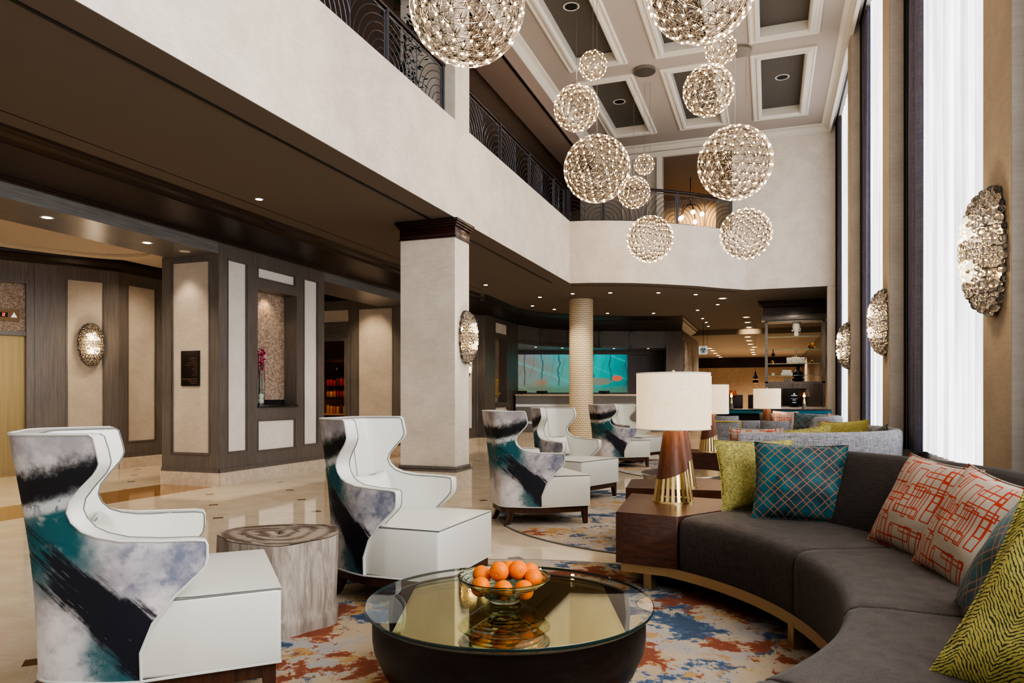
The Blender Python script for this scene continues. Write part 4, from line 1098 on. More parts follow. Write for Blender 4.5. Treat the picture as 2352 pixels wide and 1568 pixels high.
# ================================================================== SOFAS
def arc_sweep(c, prof, a0, a1, n=40, ends=.012, caps=True):
    rows = []; cr_ = sum(p[0] for p in prof) / len(prof); cz_ = sum(p[1] for p in prof) / len(prof)
    angs = [a0 + (a1 - a0) * k / n for k in range(n + 1)]; R_ = prof[0][0]; de = math.degrees(ends / R_) * (1 if a1 > a0 else -1)
    seq = [(a0, ends), (a0 + de * .3, ends * .3), (a0 + de, 0)] + [(a, 0) for a in angs[1:-1]] + [(a1 - de, 0), (a1 - de * .3, ends * .3), (a1, ends)]
    for a, ins in seq:
        r = []
        for (rr, z) in prof:
            q = Vector((rr - cr_, z - cz_)); L = q.length; q = q * ((L - ins) / L) if L > 0 else q
            r.append((c[0] + (q.x + cr_) * math.cos(R(a)), c[1] + (q.x + cr_) * math.sin(R(a)), q.y + cz_))
        rows.append(r)
    mb = MB(); mb.grid(rows, True)
    if caps:
        for rw in (rows[0], rows[-1]):
            b = bmesh.new(); b.faces.new([b.verts.new(p) for p in rw]); mb._add(b)
    return mb
SCN = (-1.569, 3.138)
def sofa(c, r0, rs, r1, segs, ab, a_end, zt, mats, label, gold=True, legs=()):
    t = thing('curved_sofa', label, 'sofa', (c[0], c[1], .012)); lc = (0, 0)
    dz = -.012
    sp = [(r0 + .02, .185), (r0, .22), (r0 - .004, .44), (r0 + .004, .485), (r0 + .022, .512), (r0 + .055, .526), (r0 + .12, .532), (rs + .06, .535), (rs + .06, .2), (r0 + .3, .185)]
    for a, b_ in zip(segs, segs[1:]):
        arc_sweep(lc, [(r, z + dz) for r, z in sp], a - .12, b_ + .12, 16, .012).done('seat_cushion', M[mats[0]], t, recalc=True, sharp=50, merge=.0001)
    bp = [(rs, .50), (rs + .045, .70), (r1 - .13, .90), (r1 - .11, zt - .025), (r1 - .085, zt - .004), (r1 - .055, zt), (r1 - .025, zt - .006), (r1 - .004, zt - .03), (r1, zt - .08), (r1 - .02, .2), (rs + .03, .2)]
    arc_sweep(lc, [(r, z + dz) for r, z in bp], ab[0], ab[1], 60, .02).done('backrest', M[mats[1]], t, recalc=True, sharp=50, merge=.0001)
    g = [(r0 + .018, .125 + dz), (r0 + .018, .187 + dz), (r0 + .05, .187 + dz), (r0 + .05, .125 + dz)]
    arc_sweep(lc, g, a_end, segs[-1], 60, .0005).done('base_band', M['gold'], t, recalc=True)
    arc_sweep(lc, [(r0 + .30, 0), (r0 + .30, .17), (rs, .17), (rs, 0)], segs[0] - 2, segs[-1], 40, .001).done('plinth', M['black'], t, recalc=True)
    for a in legs:
        arc_sweep(lc, [(r0 + .016, 0), (r0 + .016, .13), (r0 + .08, .13), (r0 + .08, 0)], a, a - 1.9, 2, .0004).done('leg', M['gold'], t, recalc=True)
    return t
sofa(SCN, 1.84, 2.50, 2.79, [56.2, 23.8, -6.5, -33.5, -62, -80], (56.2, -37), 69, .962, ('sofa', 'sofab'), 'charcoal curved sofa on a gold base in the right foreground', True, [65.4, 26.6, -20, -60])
sofa((-.33, 8.55), .78, 1.36, 1.65, [-86, -42, 2, 46], (-88, 48), -86, .975, ('tweed', 'tweed'), 'light grey curved sofa seen from behind, second seating group', True, [-70, -20, 30])
sofa((-.45, 14.2), .85, 1.42, 1.70, [-43, -5, 30, 62], (-44, 66), -43, .97, ('tweed', 'tweed'), 'small far grey curved sofa in the third group', True, [-30, 20])
def endtable(name, pts, label, z=.53):
    cx = sum(p[0] for p in pts) / len(pts); cy = sum(p[1] for p in pts) / len(pts); q = [(x - cx, y - cy) for x, y in pts]
    t = thing(name, label, 'end table', (cx, cy, .012)); MB().prism(q, .178, z - .012, .003, 1).done('cabinet_block', M['walnut'], t)
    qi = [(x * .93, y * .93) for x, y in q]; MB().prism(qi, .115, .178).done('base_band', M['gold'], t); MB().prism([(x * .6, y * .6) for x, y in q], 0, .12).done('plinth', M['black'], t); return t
endtable('end_table', [(-.97, 4.755), (-.556, 4.687), (-.05, 5.435), (-.12, 5.60), (-1.042, 5.726)], 'dark walnut block end table with the large lamp, beside the charcoal sofa')
endtable('end_table', [(-1.147, 6.04), (-.37, 6.14), (-.30, 6.82), (-.62, 7.05), (-1.22, 6.70)], 'walnut block table just behind the near one, carrying the hidden shade lamp')
endtable('end_table', [(-1.12, 10.15), (-.36, 10.3), (-.36, 10.9), (-1.15, 10.9)], 'walnut block table at the far end of the grey curved sofa')
endtable('end_table', [(-.35, 15.3), (.25, 15.3), (.25, 15.8), (-.35, 15.8)], 'far walnut block table under the small lamp by the teal counter')

# ================================================================== LAMPS
def make_lamp(label):
    t = thing('table_lamp', label, 'lamp', (0, 0, 0), 0, 'walnut and brass table lamps')
    RB, RT, HT = .147, .066, .532
    rad = lambda z: RB + (RT - RB) * z / HT
    N = 64; rows = []
    for i in range(9):
        r = []
        for k in range(N):
            a = 6.2832 * k / N; zl = .215 + .045 * math.cos(a - .3); z = zl + (HT - zl) * i / 8; q = rad(z) + .003; r.append((q * math.cos(a), q * math.sin(a), z))
        rows.append(r)
    rows.append([(x * .3, y * .3, z) for x, y, z in rows[-1]])
    MB().grid(rows, True).done('wood_sleeve', M['lampwood'], t, sharp=60)
    mb = MB()
    for k in range(22):
        a = 6.2832 * k / 22; w = .0125; P = []
        for z in (.012, .30):
            q = rad(z); ww = w * q / RB; c, s = math.cos(a), math.sin(a)
            P.append([(q * c - ww * s * u - (0 if o else .006) * c, q * s + ww * c * u - (0 if o else .006) * s, z) for u, o in ((-1, 1), (1, 1), (1, 0), (-1, 0))])
        mb.grid(P, True)
    mb.lathe([(RB - .012, 0), (RB + .002, 0), (RB + .001, .014), (RB - .014, .014), (RB - .012, 0)], 64)
    mb.lathe([(.094, .30), (.0, .31)], 24)
    mb.done('brass_slats', M['brass'], t, recalc=True)
    MB().cyl(.035, HT, HT + .006, 24).cyl(.010, HT, HT + .40, 10).done('stem', M['brass'], t)
    mb = MB(); SH0, SH1, SR = .538, .945, .268
    mb.lathe([(SR, SH0), (SR, SH1), (SR - .004, SH1), (SR - .004, SH0), (SR, SH0)], 96)
    sh = mb.done('lamp_shade', M['shadelit'], t, sharp=60)
    mb = MB()
    for z in (SH0, SH1): mb.tube([(SR * math.cos(R(a)), SR * math.sin(R(a)), z) for a in range(0, 360, 5)], .004, 5, closed=True)
    mb.done('shade_trim', M['offwhite'], sh)
    mb = MB()
    for a in (0, 120, 240): mb.tube([(0, 0, SH1 - .03), (SR * math.cos(R(a)), SR * math.sin(R(a)), SH1 - .012)], .003, 4)
    mb.sph((0, 0, SH1 + .014), .013, 12); mb.done('finial', M['brass'], t)
    return t
LAMPS = [(-.666, 5.362, 'large lit table lamp with linen drum shade in front'), (-.726, 6.254, 'table lamp right behind the large one, shade hidden by it'), (-.80, 10.50, 'third table lamp, on the table at the far end of the grey sofa'), (-.04, 15.56, 'farthest small table lamp, left of the black monitor')]
l0 = None
for x, y, l in LAMPS:
    if l0 is None: l0 = make_lamp(l); o = l0; o.location = (x, y, .53); o.rotation_euler = (0, 0, R(15))
    else: o = dup(l0, (x, y, .53), R(15), l)
    li = bpy.data.lights.new('lamp_light', 'POINT'); li.energy = 9; li.color = (1, .80, .56); li.shadow_soft_size = .05
    lo = bpy.data.objects.new('lamp_light', li); COL.objects.link(lo); lo.location = (x + .05, y - .03, 1.22)

# ================================================================== PILLOWS
place_pillow('p_yellow', (-.300, 5.03), 22, 20, 0, 'chartreuse textured pillow behind the teal one on the charcoal sofa', .56, .50, seedv=11)
place_pillow('p_teal', (-.103, 4.788), -2, 17, 1, 'teal velvet pillow with copper diamond lattice, near end of charcoal sofa', .555, .50, seedv=12)
place_pillow('p_red', (.50, 4.29), -65, 26, 4, 'left of two beige pillows with red maze print on the charcoal sofa', .55, .52, seedv=13)
place_pillow('p_red', (.63, 3.79), -73, 26, 7, 'right beige pillow with red maze print, nearer the viewer', .55, .52, seedv=14)
place_pillow('p_teal', (.66, 3.10), -85, 24, 14, 'teal lattice pillow mostly hidden behind the big chartreuse one', .55, .52, seedv=15)
place_pillow('p_yellow', (.425, 2.289), -22, 20, 20, 'largest chartreuse pillow in the bottom right corner', .60, .60, .2, seedv=16)
# second sofa (seen over its back)
G2 = 'throw pillows on the grey sofas'
def pil(kind, x, y, yaw, label, lean=18, roll=0, z=.53, w=.5, h=.5): place_pillow(kind, (x, y), yaw, lean, roll, label, w, h, .16, seedv=len(label), group=G2, z=z, center=True)
pil('p_red', -.13, 7.25, 190, 'beige red print pillow peeking at the left end of the grey sofa back', 12, 0, .52)
pil('p_yellow', .36, 7.50, 188, 'chartreuse pillow edge rising over the middle of the grey sofa back', 14, 8, .53)
pil('p_red', .66, 9.36, -42, 'beige red print pillow behind the wide chartreuse one on the grey sofa', 18, 4, .53)
pil('p_yellow', .79, 9.12, -32, 'wide chartreuse pillow leaning inside the grey curved sofa', 16, -5, .56, .60, .48)
pil('p_teal', 1.0, 8.62, -80, 'teal lattice pillow low behind the grey sofa back, far right', 18, -12, .50)
pil('p_teal', .05, 15.55, 14, 'leftmost teal lattice pillow on the far grey sofa', 12, 0, .53, .46, .46)
pil('p_red', .32, 15.45, 10, 'beige red print pillow between two teal ones on the far sofa', 14, 2, .53, .5, .5)
pil('p_teal', .66, 15.05, -12, 'teal lattice pillow right of the far red print one', 14, 4, .53, .5, .46)
pil('p_red', 1.0, 14.60, -55, 'small far red print pillow over the small sofa back', 14, 20, .56, .44, .42)

# ================================================================== SECOND AND THIRD GROUP TABLES
t = thing('drum_coffee_table', 'round silver metal coffee table behind the lamps', 'coffee table', (-.95, 8.65, .012)); MB().lathe([(0, 0), (.40, 0), (.42, .02), (.44, .20), (.49, .37), (.50, .385), (.497, .395), (0, .395)], 72).done('drum', Mat('hammered silver', (.55, .52, .48), .22, 1).m, t)
t = thing('side_table', 'low dark side table with white cups between the far wing chairs', 'side table', (-2.62, 14.05, 0)); MB().cyl(.22, .47, .49, 32).done('table_top', M['espresso'], t); MB().cyl(.03, .02, .47, 12).done('stem', M['blackm'], t); MB().cyl(.16, 0, .02, 24).done('base', M['blackm'], t)
for k, (dx, l) in enumerate([(-.07, 'left white cup on the far side table'), (.08, 'right white cup on the far side table')]):
    tag(MB().lathe([(0, 0), (.030, 0), (.04, .085), (.036, .085), (.028, .006), (0, .006)], 20).done('cup', M['ceramic'], loc=(-2.62 + dx, 14.03, .49)), l, 'cup', 'white cups')

# ================================================================== RECEPTION
DM = Matrix.Translation((-7.25, 20.47, 0)) @ Matrix.Rotation(R(19.8), 4, 'Z')
t = thing('reception_desk', 'long grey wood reception desk with pale stone counter and steel bands', 'desk', (-7.25, 20.47, 0), R(19.8))
MB().box(0, 5.3, 0, .75, .24, 1.335).done('desk_body', M['greyh'], t)
MB().box(-.02, 5.32, -.06, .85, 1.335, 1.393, .008).done('counter', M['plinth'], t)
MB().box(0, 5.3, .02, .7, 0, .24).done('plinth', M['plinth'], t)
for z in (1.05, .53): MB().box(0, 5.3, -.02, 0, z - .04, z + .04).done('steel_band', M['steel'], t)
for s, l in [(.18, 'leftmost black screen on the reception desk'), (.82, 'second black screen on the reception desk'), (2.75, 'black screen right of the round column on the reception desk')]:
    q = DM @ Vector((s, .45, 1.393)); o = thing('desk_monitor', l, 'monitor', q, R(19.8), 'reception desk screens')
    MB().box(-.17, .17, -.01, .01, .03, .105, .004).done('screen', M['black'], o); MB().box(-.06, .06, -.04, .04, 0, .012).box(-.02, .02, 0, .02, .01, .06).done('stand', M['blackm'], o)
# mural
q = RM @ Vector((2.02, -.02, 1.47)); o = MB().box(-2.02, 2.0, -.03, 0, 0, 1.38).done('forest_mural', M['mural'], loc=q, rot=(0, 0, R(19.8))); tag(o, 'wide glowing teal forest picture behind the reception desk', 'picture')
def orchid(name, x, y, z, label, h, r=.07, n=26, sp=.05, seedv=1):
    t = thing(name, label, 'flower vase', (x, y, z)); rnd = random.Random(seedv)
    MB().lathe([(0, 0), (r, 0), (r, h), (r - .006, h), (r - .006, .012), (0, .012)], 28).done('glass_vase', M['thin'], t)
    mb = MB()
    for k in range(9): a = rnd.uniform(0, 6.28); mb.tube([(r * .5 * math.cos(a), r * .5 * math.sin(a), .02), (r * .3 * math.cos(a + 1), r * .3 * math.sin(a + 1), h * .8), (r * .6 * math.cos(a), r * .6 * math.sin(a), h + .12)], .004, 4)
    mb.done('stems', M['p_yellow'] if False else M['leaf'], t)
    mb = MB()
    for k in range(n):
        a = rnd.uniform(0, 6.28); zz = h + rnd.uniform(.0, .34); q = sp * (.5 + rnd.random()); mb.sph((q * math.cos(a), q * math.sin(a), zz), rnd.uniform(.014, .026), 8, .7)
    for k in range(14): a = rnd.uniform(0, 6.28); q = r * .9; mb.tube([(q * .6 * math.cos(a), q * .6 * math.sin(a), h + .25), (q * math.cos(a), q * math.sin(a), h - rnd.uniform(0, .2))], .004, 4)
    mb.done('blossoms', M['orchid'], t)
    MB().sph((0, 0, .14), r * .7, 12).sph((0, 0, .06), r * .75, 12).done('filler', M['ceramic'], t); return t
orchid('orchid_vase', -7.62, 9.34, 1.175, 'tall glass vase with magenta orchids in the mosaic niche', .56, .075, seedv=2)
q = DM @ Vector((4.55, .45, 1.393)); orchid('orchid_vase', q.x, q.y, q.z, 'vase of red flowers at the right end of the reception desk', .36, .06, 22, .07, seedv=4)
t = thing('flower_bowl', 'small yellow flowers in the hall niche right of the column', 'flower vase', (-7.45, 19.3, 1.15)); MB().lathe([(0, 0), (.06, 0), (.07, .14), (.05, .16)], 20).done('vase', M['steel'], t)
mb = MB(); rnd = random.Random(9)
for k in range(30): a = rnd.uniform(0, 6.28); q = rnd.uniform(0, .12); mb.sph((q * math.cos(a), q * math.sin(a), .2 + rnd.uniform(0, .5)), .03, 7)
mb.done('blossoms', M['yellow'], t)

# ================================================================== CAFE FRONT
t = thing('display_cabinet', 'tall grey display cabinet with glass shelves, doors below', 'cabinet', (0, 0, 0))
MB().box(-.10, -.03, 19.5, 19.95, 1.05, 3.24).box(1.26, 1.33, 19.5, 19.95, 1.05, 3.24).box(-.10, 1.33, 19.5, 19.95, 3.22, 3.27).box(-.1, 1.33, 19.5, 19.95, 1.66, 1.70).done('frame', M['greyh'], t)
MB().box(-.19, 1.40, 19.42, 19.97, 3.27, 3.40, .01).done('cornice', M['greyh'], t)
MB().box(-.15, 1.40, 19.46, 19.97, 3.40, 3.74).done('frieze', M['mahog'], t)
sweep([(-.15, 19.97, -1, 0), (-.15, 19.46, -1, -1), (1.4, 19.46, 0, -1)], [(0, 3.60), (.03, 3.62), (.05, 3.67), (.10, 3.72), (.12, 3.755)]).done('crown', M['mahog'], t, sharp=20)
for x0, x1 in ((-.03, .61), (.62, 1.26)): MB().box(x0, x1, 19.485, 19.51, 1.06, 1.655, .003).done('door', M['grey'], t)
for z in (2.86, 2.53, 2.17, 1.86): MB().box(-.03, 1.26, 19.55, 19.9, z - .008, z).done('glass_shelf', M['shelfglass'], t)
MB().box(-.10, 1.33, 19.0, 19.95, 0, 1.0).done('base_unit', M['grey'], t); MB().box(-.13, 1.36, 18.95, 19.95, 1.0, 1.05, .004).done('counter', M['sheet'], t)
def cab(name, label, x, z, fn, mat, cat, y=19.72): tag(fn(MB()).done(name, M[mat], loc=(x, y, z)), label, cat, None)
t = thing('head_vase', 'white sculpted head vase on the top glass shelf', 'vase', (.66, 19.72, 2.86))
MB().lathe([(0, 0), (.060, 0), (.065, .06), (.055, .10), (.085, .16), (.10, .24), (.095, .30), (.11, .36), (.105, .36), (.09, .30), (0, .28)], 28).done('head', M['ceramic'], t)
MB().sph((.09, 0, .19), .022, 8, 1.5).sph((-.10, 0, .15), .018, 8, 1.6).sph((.085, -.03, .13), .02, 8).done('nose', M['ceramic'], t)
cab('dotted_box', 'white box with dark dots on the third glass shelf', .64, 2.17, lambda m: m.box(-.215, .215, -.12, .12, 0, .15, .004).box(-.09, .09, -.05, .05, .15, .165), 'dots', 'box')
cab('gift_box', 'lower of two stacked white boxes with a square mark', .43, 1.86, lambda m: m.box(-.14, .14, -.1, .1, 0, .07, .003), 'sheet', 'box')
cab('gift_box', 'upper of two stacked white boxes', .43, 1.93, lambda m: m.box(-.11, .11, -.08, .08, 0, .07, .003), 'sheet', 'box')
cab('small_frame', 'tiny white framed card left on the lowest glass shelf', .10, 1.86, lambda m: m.box(-.035, .035, -.01, .01, 0, .07), 'ceramic', 'frame')
t = thing('seated_statue', 'dark seated meditating figure statue in the cabinet', 'statue', (.70, 19.72, 1.70))
mb = MB(); mb.sph((0, 0, .055), .13, 20, .42); mb.lathe([(.08, .05), (.085, .14), (.10, .22), (.07, .27), (.028, .29), (.028, .31)], 24, sy=.75); mb.sph((0, -.01, .35), .047, 16, 1.15); mb.sph((0, 0, .41), .02, 10, 1.5)
for s in (-1, 1): mb.tube([(s * .09, 0, .24), (s * .12, -.02, .15), (s * .05, -.08, .09)], [.026, .022, .016], 8); mb.tube([(s * .11, -.02, .05), (s * .06, -.10, .045), (-s * .03, -.11, .05)], [.04, .04, .025], 8)
mb.done('figure', M['bronze'], t, sharp=70)
cab('shell_ornament', 'pale shell ornament left of the dark statue', .44, 1.70, lambda m: m.sph((-.04, 0, .05), .04, 12, 1.4).sph((.04, 0, .05), .04, 12, 1.4), 'ceramic', 'ornament')
cab('amber_vase', 'squat amber glass vase high at right of the cabinet', 1.02, 2.53, lambda m: m.lathe([(0, 0), (.05, 0), (.085, .06), (.08, .12), (.06, .15)], 20), 'amber', 'vase')
cab('amber_vase', 'tiny amber votive at right on the dotted box shelf', 1.03, 2.17, lambda m: m.lathe([(0, 0), (.03, 0), (.05, .04), (.03, .08)], 16), 'amber', 'vase')
cab('amber_vase', 'tiny amber votive at left on the dotted box shelf', .08, 2.17, lambda m: m.lathe([(0, 0), (.03, 0), (.05, .04), (.03, .08)], 16), 'amber', 'vase')
cab('glass_ball', 'dark glass ball at left of the second shelf', .10, 2.40, lambda m: m.sph((0, 0, 0), .045, 14).cyl(.012, .045, .125, 8), 'bronze', 'ornament')
cab('chain_ornament', 'pale link ornament standing above the dotted box', .64, 2.337, lambda m: m.tube([(.03 * math.cos(R(a)), 0, .06 + .055 * math.sin(R(a))) for a in range(0, 360, 30)], .008, 6, closed=True).tube([(.028 * math.cos(R(a)), 0, .145 + .03 * math.sin(R(a))) for a in range(0, 360, 30)], .008, 6, closed=True), 'ceramic', 'ornament')
t = thing('flat_monitor', 'black flat monitor showing a small white emblem on the white counter', 'monitor', (.592, 19.2, 1.05))
sc_ = MB().box(-.276, .276, -.02, .02, .045, .468, .006).done('screen', M['black'], t); MB().cyl(.11, 0, .012, 24).box(-.03, .03, -.01, .02, .01, .06).done('stand', M['blackm'], t)
g = emis('screen marks', (.7, .75, .85), .9).m
MB().cyl(.02, -.022, -.021, 16, mat=Matrix.Translation((0, 0, .33)) @ Matrix.Rotation(R(90), 4, 'X') @ Matrix.Translation((0, 0, .042))).box(-.07, .07, -.022, -.021, .285, .297).box(-.08, .08, -.022, -.021, .215, .218).box(-.035, .035, -.022, -.021, .175, .187).box(-.045, .045, -.022, -.021, .115, .127).done('screen_marks', g, sc_)
t = thing('teal_counter_table', 'long high table with bright teal edge across the cafe opening', 'table', (0, 16.1, 0))
MB().box(-1.12, 1.22, 0, .6, 1.02, 1.042, .002).done('table_top', M['espresso'], t); MB().box(-1.12, 1.22, .005, .59, .955, 1.02).done('teal_edge', M['teal'], t)
for x in (-1.05, .05, 1.12): MB().box(x - .03, x + .03, .05, .5, 0, .955).done('leg', M['espresso'], t)
MB().box(-1.05, 1.12, .35, .40, .1, .95).done('modesty_panel', M['espresso'], t)
for x, l in ((.70, 'right amber glass lamp in front of the black monitor'), (-.774, 'left amber glass lamp half hidden behind a linen shade')):
    t = thing('amber_lamp', l, 'lamp', (x, 16.32, 1.042), 0, 'amber glass lamps'); MB().lathe([(0, 0), (.046, 0), (.03, .125), (0, .125)], 28).done('wood_base', M['grey'], t)
    MB().lathe([(.030, .125), (.018, .24), (0, .24)], 24).done('brass_neck', M['brass'], t)
    MB().lathe([(.03, .235), (.10, .245), (.122, .275), (.092, .41), (.088, .41), (.118, .275)], 36).done('glass_shade', M['ambershade'], t, sharp=60)
    MB().sph((0, 0, .285), .024, 12, 1.3).done('filament_bulb', M['flame'], t)
def lowchair(x, y, rz, label, frame, h=.86):
    t = thing('low_back_chair', label, 'chair', (x, y, 0), rz, 'low back upholstered chairs')
    MB().box(-.27, .27, -.25, .25, .46, .54, .03, 3).done('seat', M['tweed'], t)
    arc = [( .27 * math.cos(R(a)), -.02 - .25 * math.sin(R(a))) for a in range(0, 181, 12)]
    pts = arc + [(x_ * .84, y_ * .84) for x_, y_ in arc[::-1]]; MB().prism(pts, .56, h, .015, 2).done('backrest', M['tweed'], t)
    for sx in (-1, 1):
        for sy in (-1, 1): MB().tube([(sx * .24, sy * .22, .47), (sx * .26, sy * .25, 0)], .014, 8).done('leg', M[frame], t)
    if frame == 'yellow': MB().tube([(-.28, -.28, .30), (-.28, -.28, h - .02), (.28, -.28, h - .02), (.28, -.28, .30), (-.28, -.28, .30)], .013, 8).done('back_frame', M[frame], t)
    return t
lowchair(-.78, 14.35, 0, 'grey chair with bright yellow metal back frame before the teal table', 'yellow')
lowchair(-.86, 15.35, R(25), 'grey rounded chair behind the yellow framed one', 'blackm', .92)
lowchair(-.42, 15.1, R(-12), 'pale grey low chair left of the farthest lamp', 'blackm', .84)
lowchair(.10, 15.0, R(10), 'pale grey low chair right of the farthest lamp base', 'blackm', .84)
for x, l in ((-.90, 'dark high back chair left beyond the teal table'), (-.32, 'dark high back chair right beyond the teal table')):
    t = thing('high_back_chair', l, 'chair', (x, 20.6, 0), 0, 'dark high back chairs'); MB().box(-.22, .22, -.02, .03, .7, 1.37, .015).done('backrest', M['espresso'], t); MB().box(-.22, .22, 0, .42, .66, .72, .015).done('seat', M['espresso'], t)
    for sx in (-.2, .2):
        for sy in (.02, .38): MB().tube([(sx, sy, .68), (sx, sy, 0)], .016, 6).done('leg', M['espresso'], t)
for x, y, l in ((-.43, 25.3, 'small dark lantern pendant against the gold wall, right'), (-1.94, 24.8, 'small dark lantern pendant against the gold wall, left')):
    t = thing('lantern_pendant', l, 'pendant light', (x, y, 1.78), 0, 'small lantern pendants'); MB().tube([(0, 0, .38), (0, 0, 1.98)], .003, 4).done('cable', M['black'], t)
    MB().lathe([(.085, 0), (.095, .02), (.07, .16), (.09, .18), (.03, .27), (.02, .38), (0, .38)], 8).done('lantern_body', M['bronze'], t); MB().lathe([(0, .0), (.08, .0), (.074, .13), (0, .13)], 12).done('lantern_glass', M['flame'] if False else emis('amber glow', (1, .50, .12), 2.2).m, t)
# projecting round-logo sign, birch art on the pier
t = thing('hanging_sign', 'square white hanging sign with round dark coffee emblem', 'sign', (-2.02, 24.0, 2.70))
MB().box(-.138, .138, -.015, .015, 0, .262).done('sign_board', emis('lit sign', (.40, .42, .42), .75).m, t); MB().tube([(0, 0, .26), (0, 0, 1.05)], .006, 4).done('hanger', M['black'], t)
FX = Matrix.Translation((0, -.017, .131)) @ Matrix.Rotation(R(90), 4, 'X')
MB().lathe([(0, .001), (.098, .001), (.098, 0)], 40, mat=FX).done('emblem_disc', M['black'], t)
mb = MB(); mb.tube([(.082 * math.cos(R(a)), .082 * math.sin(R(a)), .003) for a in range(0, 360, 12)], .004, 4, closed=True, mat=FX)
st = [(.026 * (1 if k % 2 == 0 else .45) * math.sin(k * math.pi / 5), .045 + .026 * (1 if k % 2 == 0 else .45) * math.cos(k * math.pi / 5)) for k in range(10)]
mb.prism(st, .001, .004, mat=FX)
for k in range(3):
    for s in (-1, 1): mb.tube([(s * (.012 + .018 * k), .012, .003), (s * (.030 + .016 * k), -.02, .003), (s * (.014 + .016 * k), -.055 + .008 * k, .003)], .0035, 4, mat=FX)
mb.done('emblem_lines', emis('emblem lines', (.5, .52, .52), .8).m, t)
o = box('birch_art', M['birch'], -2.755, -2.735, 25.2, 27.5, .9, 3.24); tag(o, 'tall birch bark art panel on the side of the grey pier', 'picture')

# ================================================================== PANTRY
for k, z in enumerate((2.25, 1.93, 1.60, 1.30)):
    o = box('pantry_shelf', M['espresso'], -12.2, -10.3, 16.45, 16.83, z - .03, z); tag(o, 'pantry shelf number %s from the top seen through the doorway' % ['one', 'two', 'three', 'four'][k], 'shelf', 'pantry shelves'); o['label'] = ['topmost dark pantry shelf', 'dark pantry shelf holding the round black vase', 'dark pantry shelf with the red packets', 'dark pantry shelf with the orange packets'][k]
t = thing('pantry_counter', 'low wooden pantry counter with pale top', 'counter', (-11.2, 16.6, 0)); MB().box(-1.1, 1.0, -.25, .23, 0, .82).done('cabinet', M['walnut'], t); MB().box(-1.1, 1.02, -.28, .24, .82, .86).done('worktop', Mat('tan worktop', (.62, .42, .22), .4).m, t)
for k in range(2): MB().box(-.02 + .45 * k, .40 + .45 * k, -.262, -.25, .08, .78, .004).done('door', M['legwood'], t)
rnd = random.Random(4)
for (z, cols, lab) in ((1.60, (0, 0, 0, 3, 0, 0), 'red'), (1.30, (2, 1, 2, 0, 0, 2), 'orange'), (.86, (1, 1, 2, 1, 3, 1), 'yellow')):
    for k, c in enumerate(cols):
        x = -11.26 + k * .105; h = rnd.uniform(.15, .24)
        o = MB().box(-.042, .042, -.03, .03, 0, h, .012).done('snack_packet', SNACK[c], loc=(x, 16.55, z), rot=(0, 0, rnd.uniform(-.2, .2)))
        tag(o, 'snack packet in the %s packet row of the pantry' % lab, 'packet', 'pantry snacks in the %s row' % lab)
o = MB().lathe([(0, 0), (.06, 0), (.095, .07), (.08, .15), (.04, .19)], 20).done('round_vase', M['black'], loc=(-11.0, 16.6, 1.93)); tag(o, 'round black vase on the second pantry shelf', 'vase')

# ================================================================== DIRECTORY SIGN AND LIFT INDICATOR
t = thing('directory_sign', 'dark bronze directory plaque with small copper lettering on the panelled block', 'sign', (-8.03, 8.315, 1.466))
MB().box(-.17, .17, -.022, 0, 0, .518, .002).done('plaque', M['sign'], t)
def text(s, x, z, size, parent, al='RIGHT', mat='signtext', y=-.024):
    c = bpy.data.curves.new('lettering', 'FONT'); c.body = s; c.size = size; c.align_x = al; c.extrude = .0008; c.resolution_u = 2
    o = bpy.data.objects.new('lettering', c); COL.objects.link(o); o.parent = parent; o.location = (x, y, z); o.rotation_euler = (R(90), 0, 0); c.materials.append(M[mat]); bpy.context.view_layer.update(); me = bpy.data.meshes.new_from_object(o.evaluated_get(bpy.context.evaluated_depsgraph_get())); p_ = bpy.data.objects.new('lettering', me); COL.objects.link(p_); p_.parent = parent; p_.location = o.location; p_.rotation_euler = o.rotation_euler; bpy.data.objects.remove(o); me.materials.clear(); me.materials.append(M[mat]); return p_
for s, z, sz in (('LEVEL 1', .392, .040), ('Reception', .362, .026), ('Lounge & Dining', .333, .026), ('Convention Entrance', .303, .026), ('Retail', .272, .026), ('Elevators', .243, .026), ('Fitness', .214, .026), ('Pool', .186, .026), ('Gift Shop', .155, .026), ('MEZZANINE LEVEL', .088, .034), ('Meeting Rooms', .060, .026), ('Boardroom', .030, .026)):
    text(s, .135, z, sz, t)
t = thing('lift_indicator', 'brass lift floor indicator with red digit and up arrow above the lift doors', 'indicator panel', (0, 0, 0))
MB().box(-.95, -.205, -.12, -.10, 2.57, 2.765, mat=LM).done('indicator_plate', Mat('brown brass plate', (.16, .09, .04), .35, .6).m, t)
MB().box(-.475, -.365, -.10, -.096, 2.63, 2.71, mat=LM).done('display', M['black'], t)
MB().box(-.44, -.405, -.096, -.092, 2.645, 2.652, mat=LM).box(-.44, -.405, -.096, -.092, 2.667, 2.674, mat=LM).box(-.44, -.405, -.096, -.092, 2.689, 2.696, mat=LM).box(-.44, -.434, -.096, -.092, 2.645, 2.67, mat=LM).box(-.411, -.405, -.096, -.092, 2.67, 2.696, mat=LM).done('digit', M['red'], t)
MB().grid([[(-.325, -.095, 2.63), (-.235, -.095, 2.63)], [(-.281, -.095, 2.715), (-.279, -.095, 2.715)]], mat=LM).done('up_arrow', M['steel'], t)

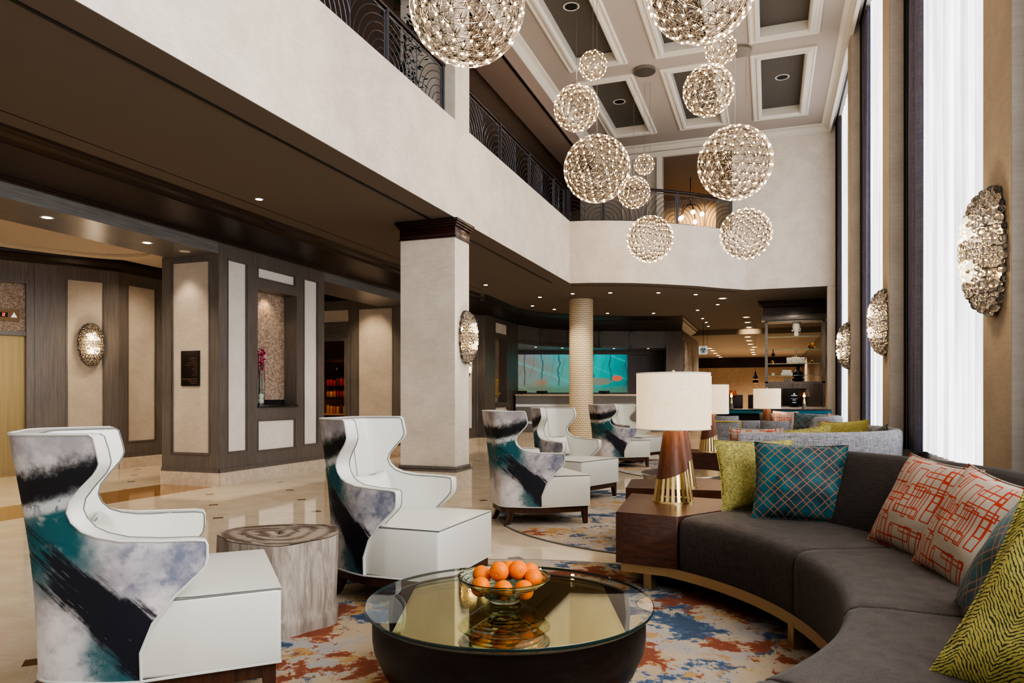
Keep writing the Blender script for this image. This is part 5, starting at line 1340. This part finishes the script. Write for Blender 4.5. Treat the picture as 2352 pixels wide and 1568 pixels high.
# ================================================================== LIGHT
def area(loc, rot, sx, sy, e, col, name='soft_light', spread=180):
    l = bpy.data.lights.new(name, 'AREA'); l.shape = 'RECTANGLE'; l.size = sx; l.size_y = sy; l.energy = e; l.color = col; l.spread = R(spread)
    o = bpy.data.objects.new(name, l); COL.objects.link(o); o.location = loc; o.rotation_euler = rot; return o
def spot(x, y, z, e, col=(1, .82, .58), ang=95, blend=.8, r=.04, tgt=None):
    l = bpy.data.lights.new('ceiling_spot', 'SPOT'); l.energy = e; l.color = col; l.spot_size = R(ang); l.spot_blend = blend; l.shadow_soft_size = r
    o = bpy.data.objects.new('ceiling_spot', l); COL.objects.link(o); o.location = (x, y, z)
    if tgt: o.rotation_euler = (Vector(tgt) - Vector((x, y, z))).to_track_quat('-Z', 'Y').to_euler()
    return o
W_ = bpy.data.worlds.new('World'); SC.world = W_; W_.use_nodes = True
W_.node_tree.nodes['Background'].inputs[0].default_value = (1.0, .96, .90, 1); W_.node_tree.nodes['Background'].inputs[1].default_value = .42
for x, y, l in DLp: spot(x, y, CZ - .02, 38, (1, .88, .72), 110)
for x, y in ((-5.96, 2.2), (-5.96, 4.8), (-5.9, 10.6)): spot(x, y, CZ - .02, 40, (1, .88, .72), 110)
for x, y in ((-7.86, 5.95), (-7.88, 7.38)): spot(x, y, 3.36, 45, (1, .82, .62), 110)
spot(-8.1, 8.0, 3.3, 18, (1, .82, .62), 80, .8, .05, (-8.0, 8.29, 1.4))
for x, y, e in ((-10.2, 6.5, 150), (-10.0, 9.6, 90), (-9.2, 12.0, 110)): spot(x, y, 3.7, e, (1, .82, .62), 150)
spot(-8.6, 13.6, 3.6, 50, (1, .80, .56), 90, .9, .05, (-8.5, 14.4, 1.6))
spot(-11.0, 15.6, 2.9, 60, (1, .60, .28), 140)
spot(-7.62, 9.6, 2.98, 7, (1, .75, .5), 120)
for x, y in ((-7.3, 22.6), (-6.6, 23.35), (-5.0, 24.2), (-3.9, 24.6)): spot(x, y, 2.95, 22, (1, .82, .6), 110)
spot(-4.5, 15.6, 3.7, 60, (1, .86, .66), 60, .9, .05, (-4.45, 17.5, 1.6))
area(RM @ Vector((2.05, -.10, 2.955)), (0, 0, R(19.8)), 3.7, .08, 16, (.05, .30, 1))
spot(.6, 18.4, 3.6, 45, (1, .84, .66), 100, .9, .05, (.6, 19.5, 2.0))  # added spot that lightens the display cabinet, has no fixture
for x, y, e in ((-1.0, 22, 200), (-1.0, 30, 500), (-2, 37, 900), (1, 39, 700)): spot(x, y, 3.5, e, (1, .80, .60), 160, .5, .3)
spot(-.67, 26.6, 3.7, 30, (1, .78, .5), 80, .9, .05, (-.66, 27.2, 3.6))
spot(-1.9, 20.6, 7.0, 120, (1, .60, .26), 170, .5, .2)
spot(-6.0, 6, 7.0, 60, (1, .84, .70), 170, .5, .2); spot(-6.0, 12, 7.0, 60, (1, .84, .70), 170, .5, .2)

for (y0, y1), e in (((-3, .43), 110), ((.97, 3.3), 150)): area((1.40, (y0 + y1) / 2, 4.0), (0, R(90), 0), 6.2, y1 - y0 - .1, e, (.93, .96, 1.0), 'window_daylight')  # added area lamps in the out-of-view bays, making up for dimmed sheers

# ================================================================== CAMERA
cd = bpy.data.cameras.new('camera'); co = bpy.data.objects.new('camera', cd); COL.objects.link(co)
co.location = (0, 0, 1.3); co.rotation_euler = (R(90), 0, R(19.8)); cd.sensor_width = 36; cd.lens = 1640 / 2352 * 36; cd.shift_y = 128 / 2352; cd.clip_start = .05; cd.clip_end = 200
SC.camera = co
SC.view_settings.view_transform = 'AgX'; SC.view_settings.look = 'AgX - High Contrast'; SC.view_settings.exposure = .48
SC.cycles.use_denoising = True; SC.cycles.max_bounces = 6; SC.cycles.diffuse_bounces = 3; SC.cycles.glossy_bounces = 3; SC.cycles.transmission_bounces = 6; SC.cycles.transparent_max_bounces = 8; SC.cycles.use_adaptive_sampling = True; SC.cycles.adaptive_threshold = .08
SC.cycles.sample_clamp_indirect = 4; SC.cycles.caustics_reflective = False; SC.cycles.caustics_refractive = False; SC.cycles.blur_glossy = .5
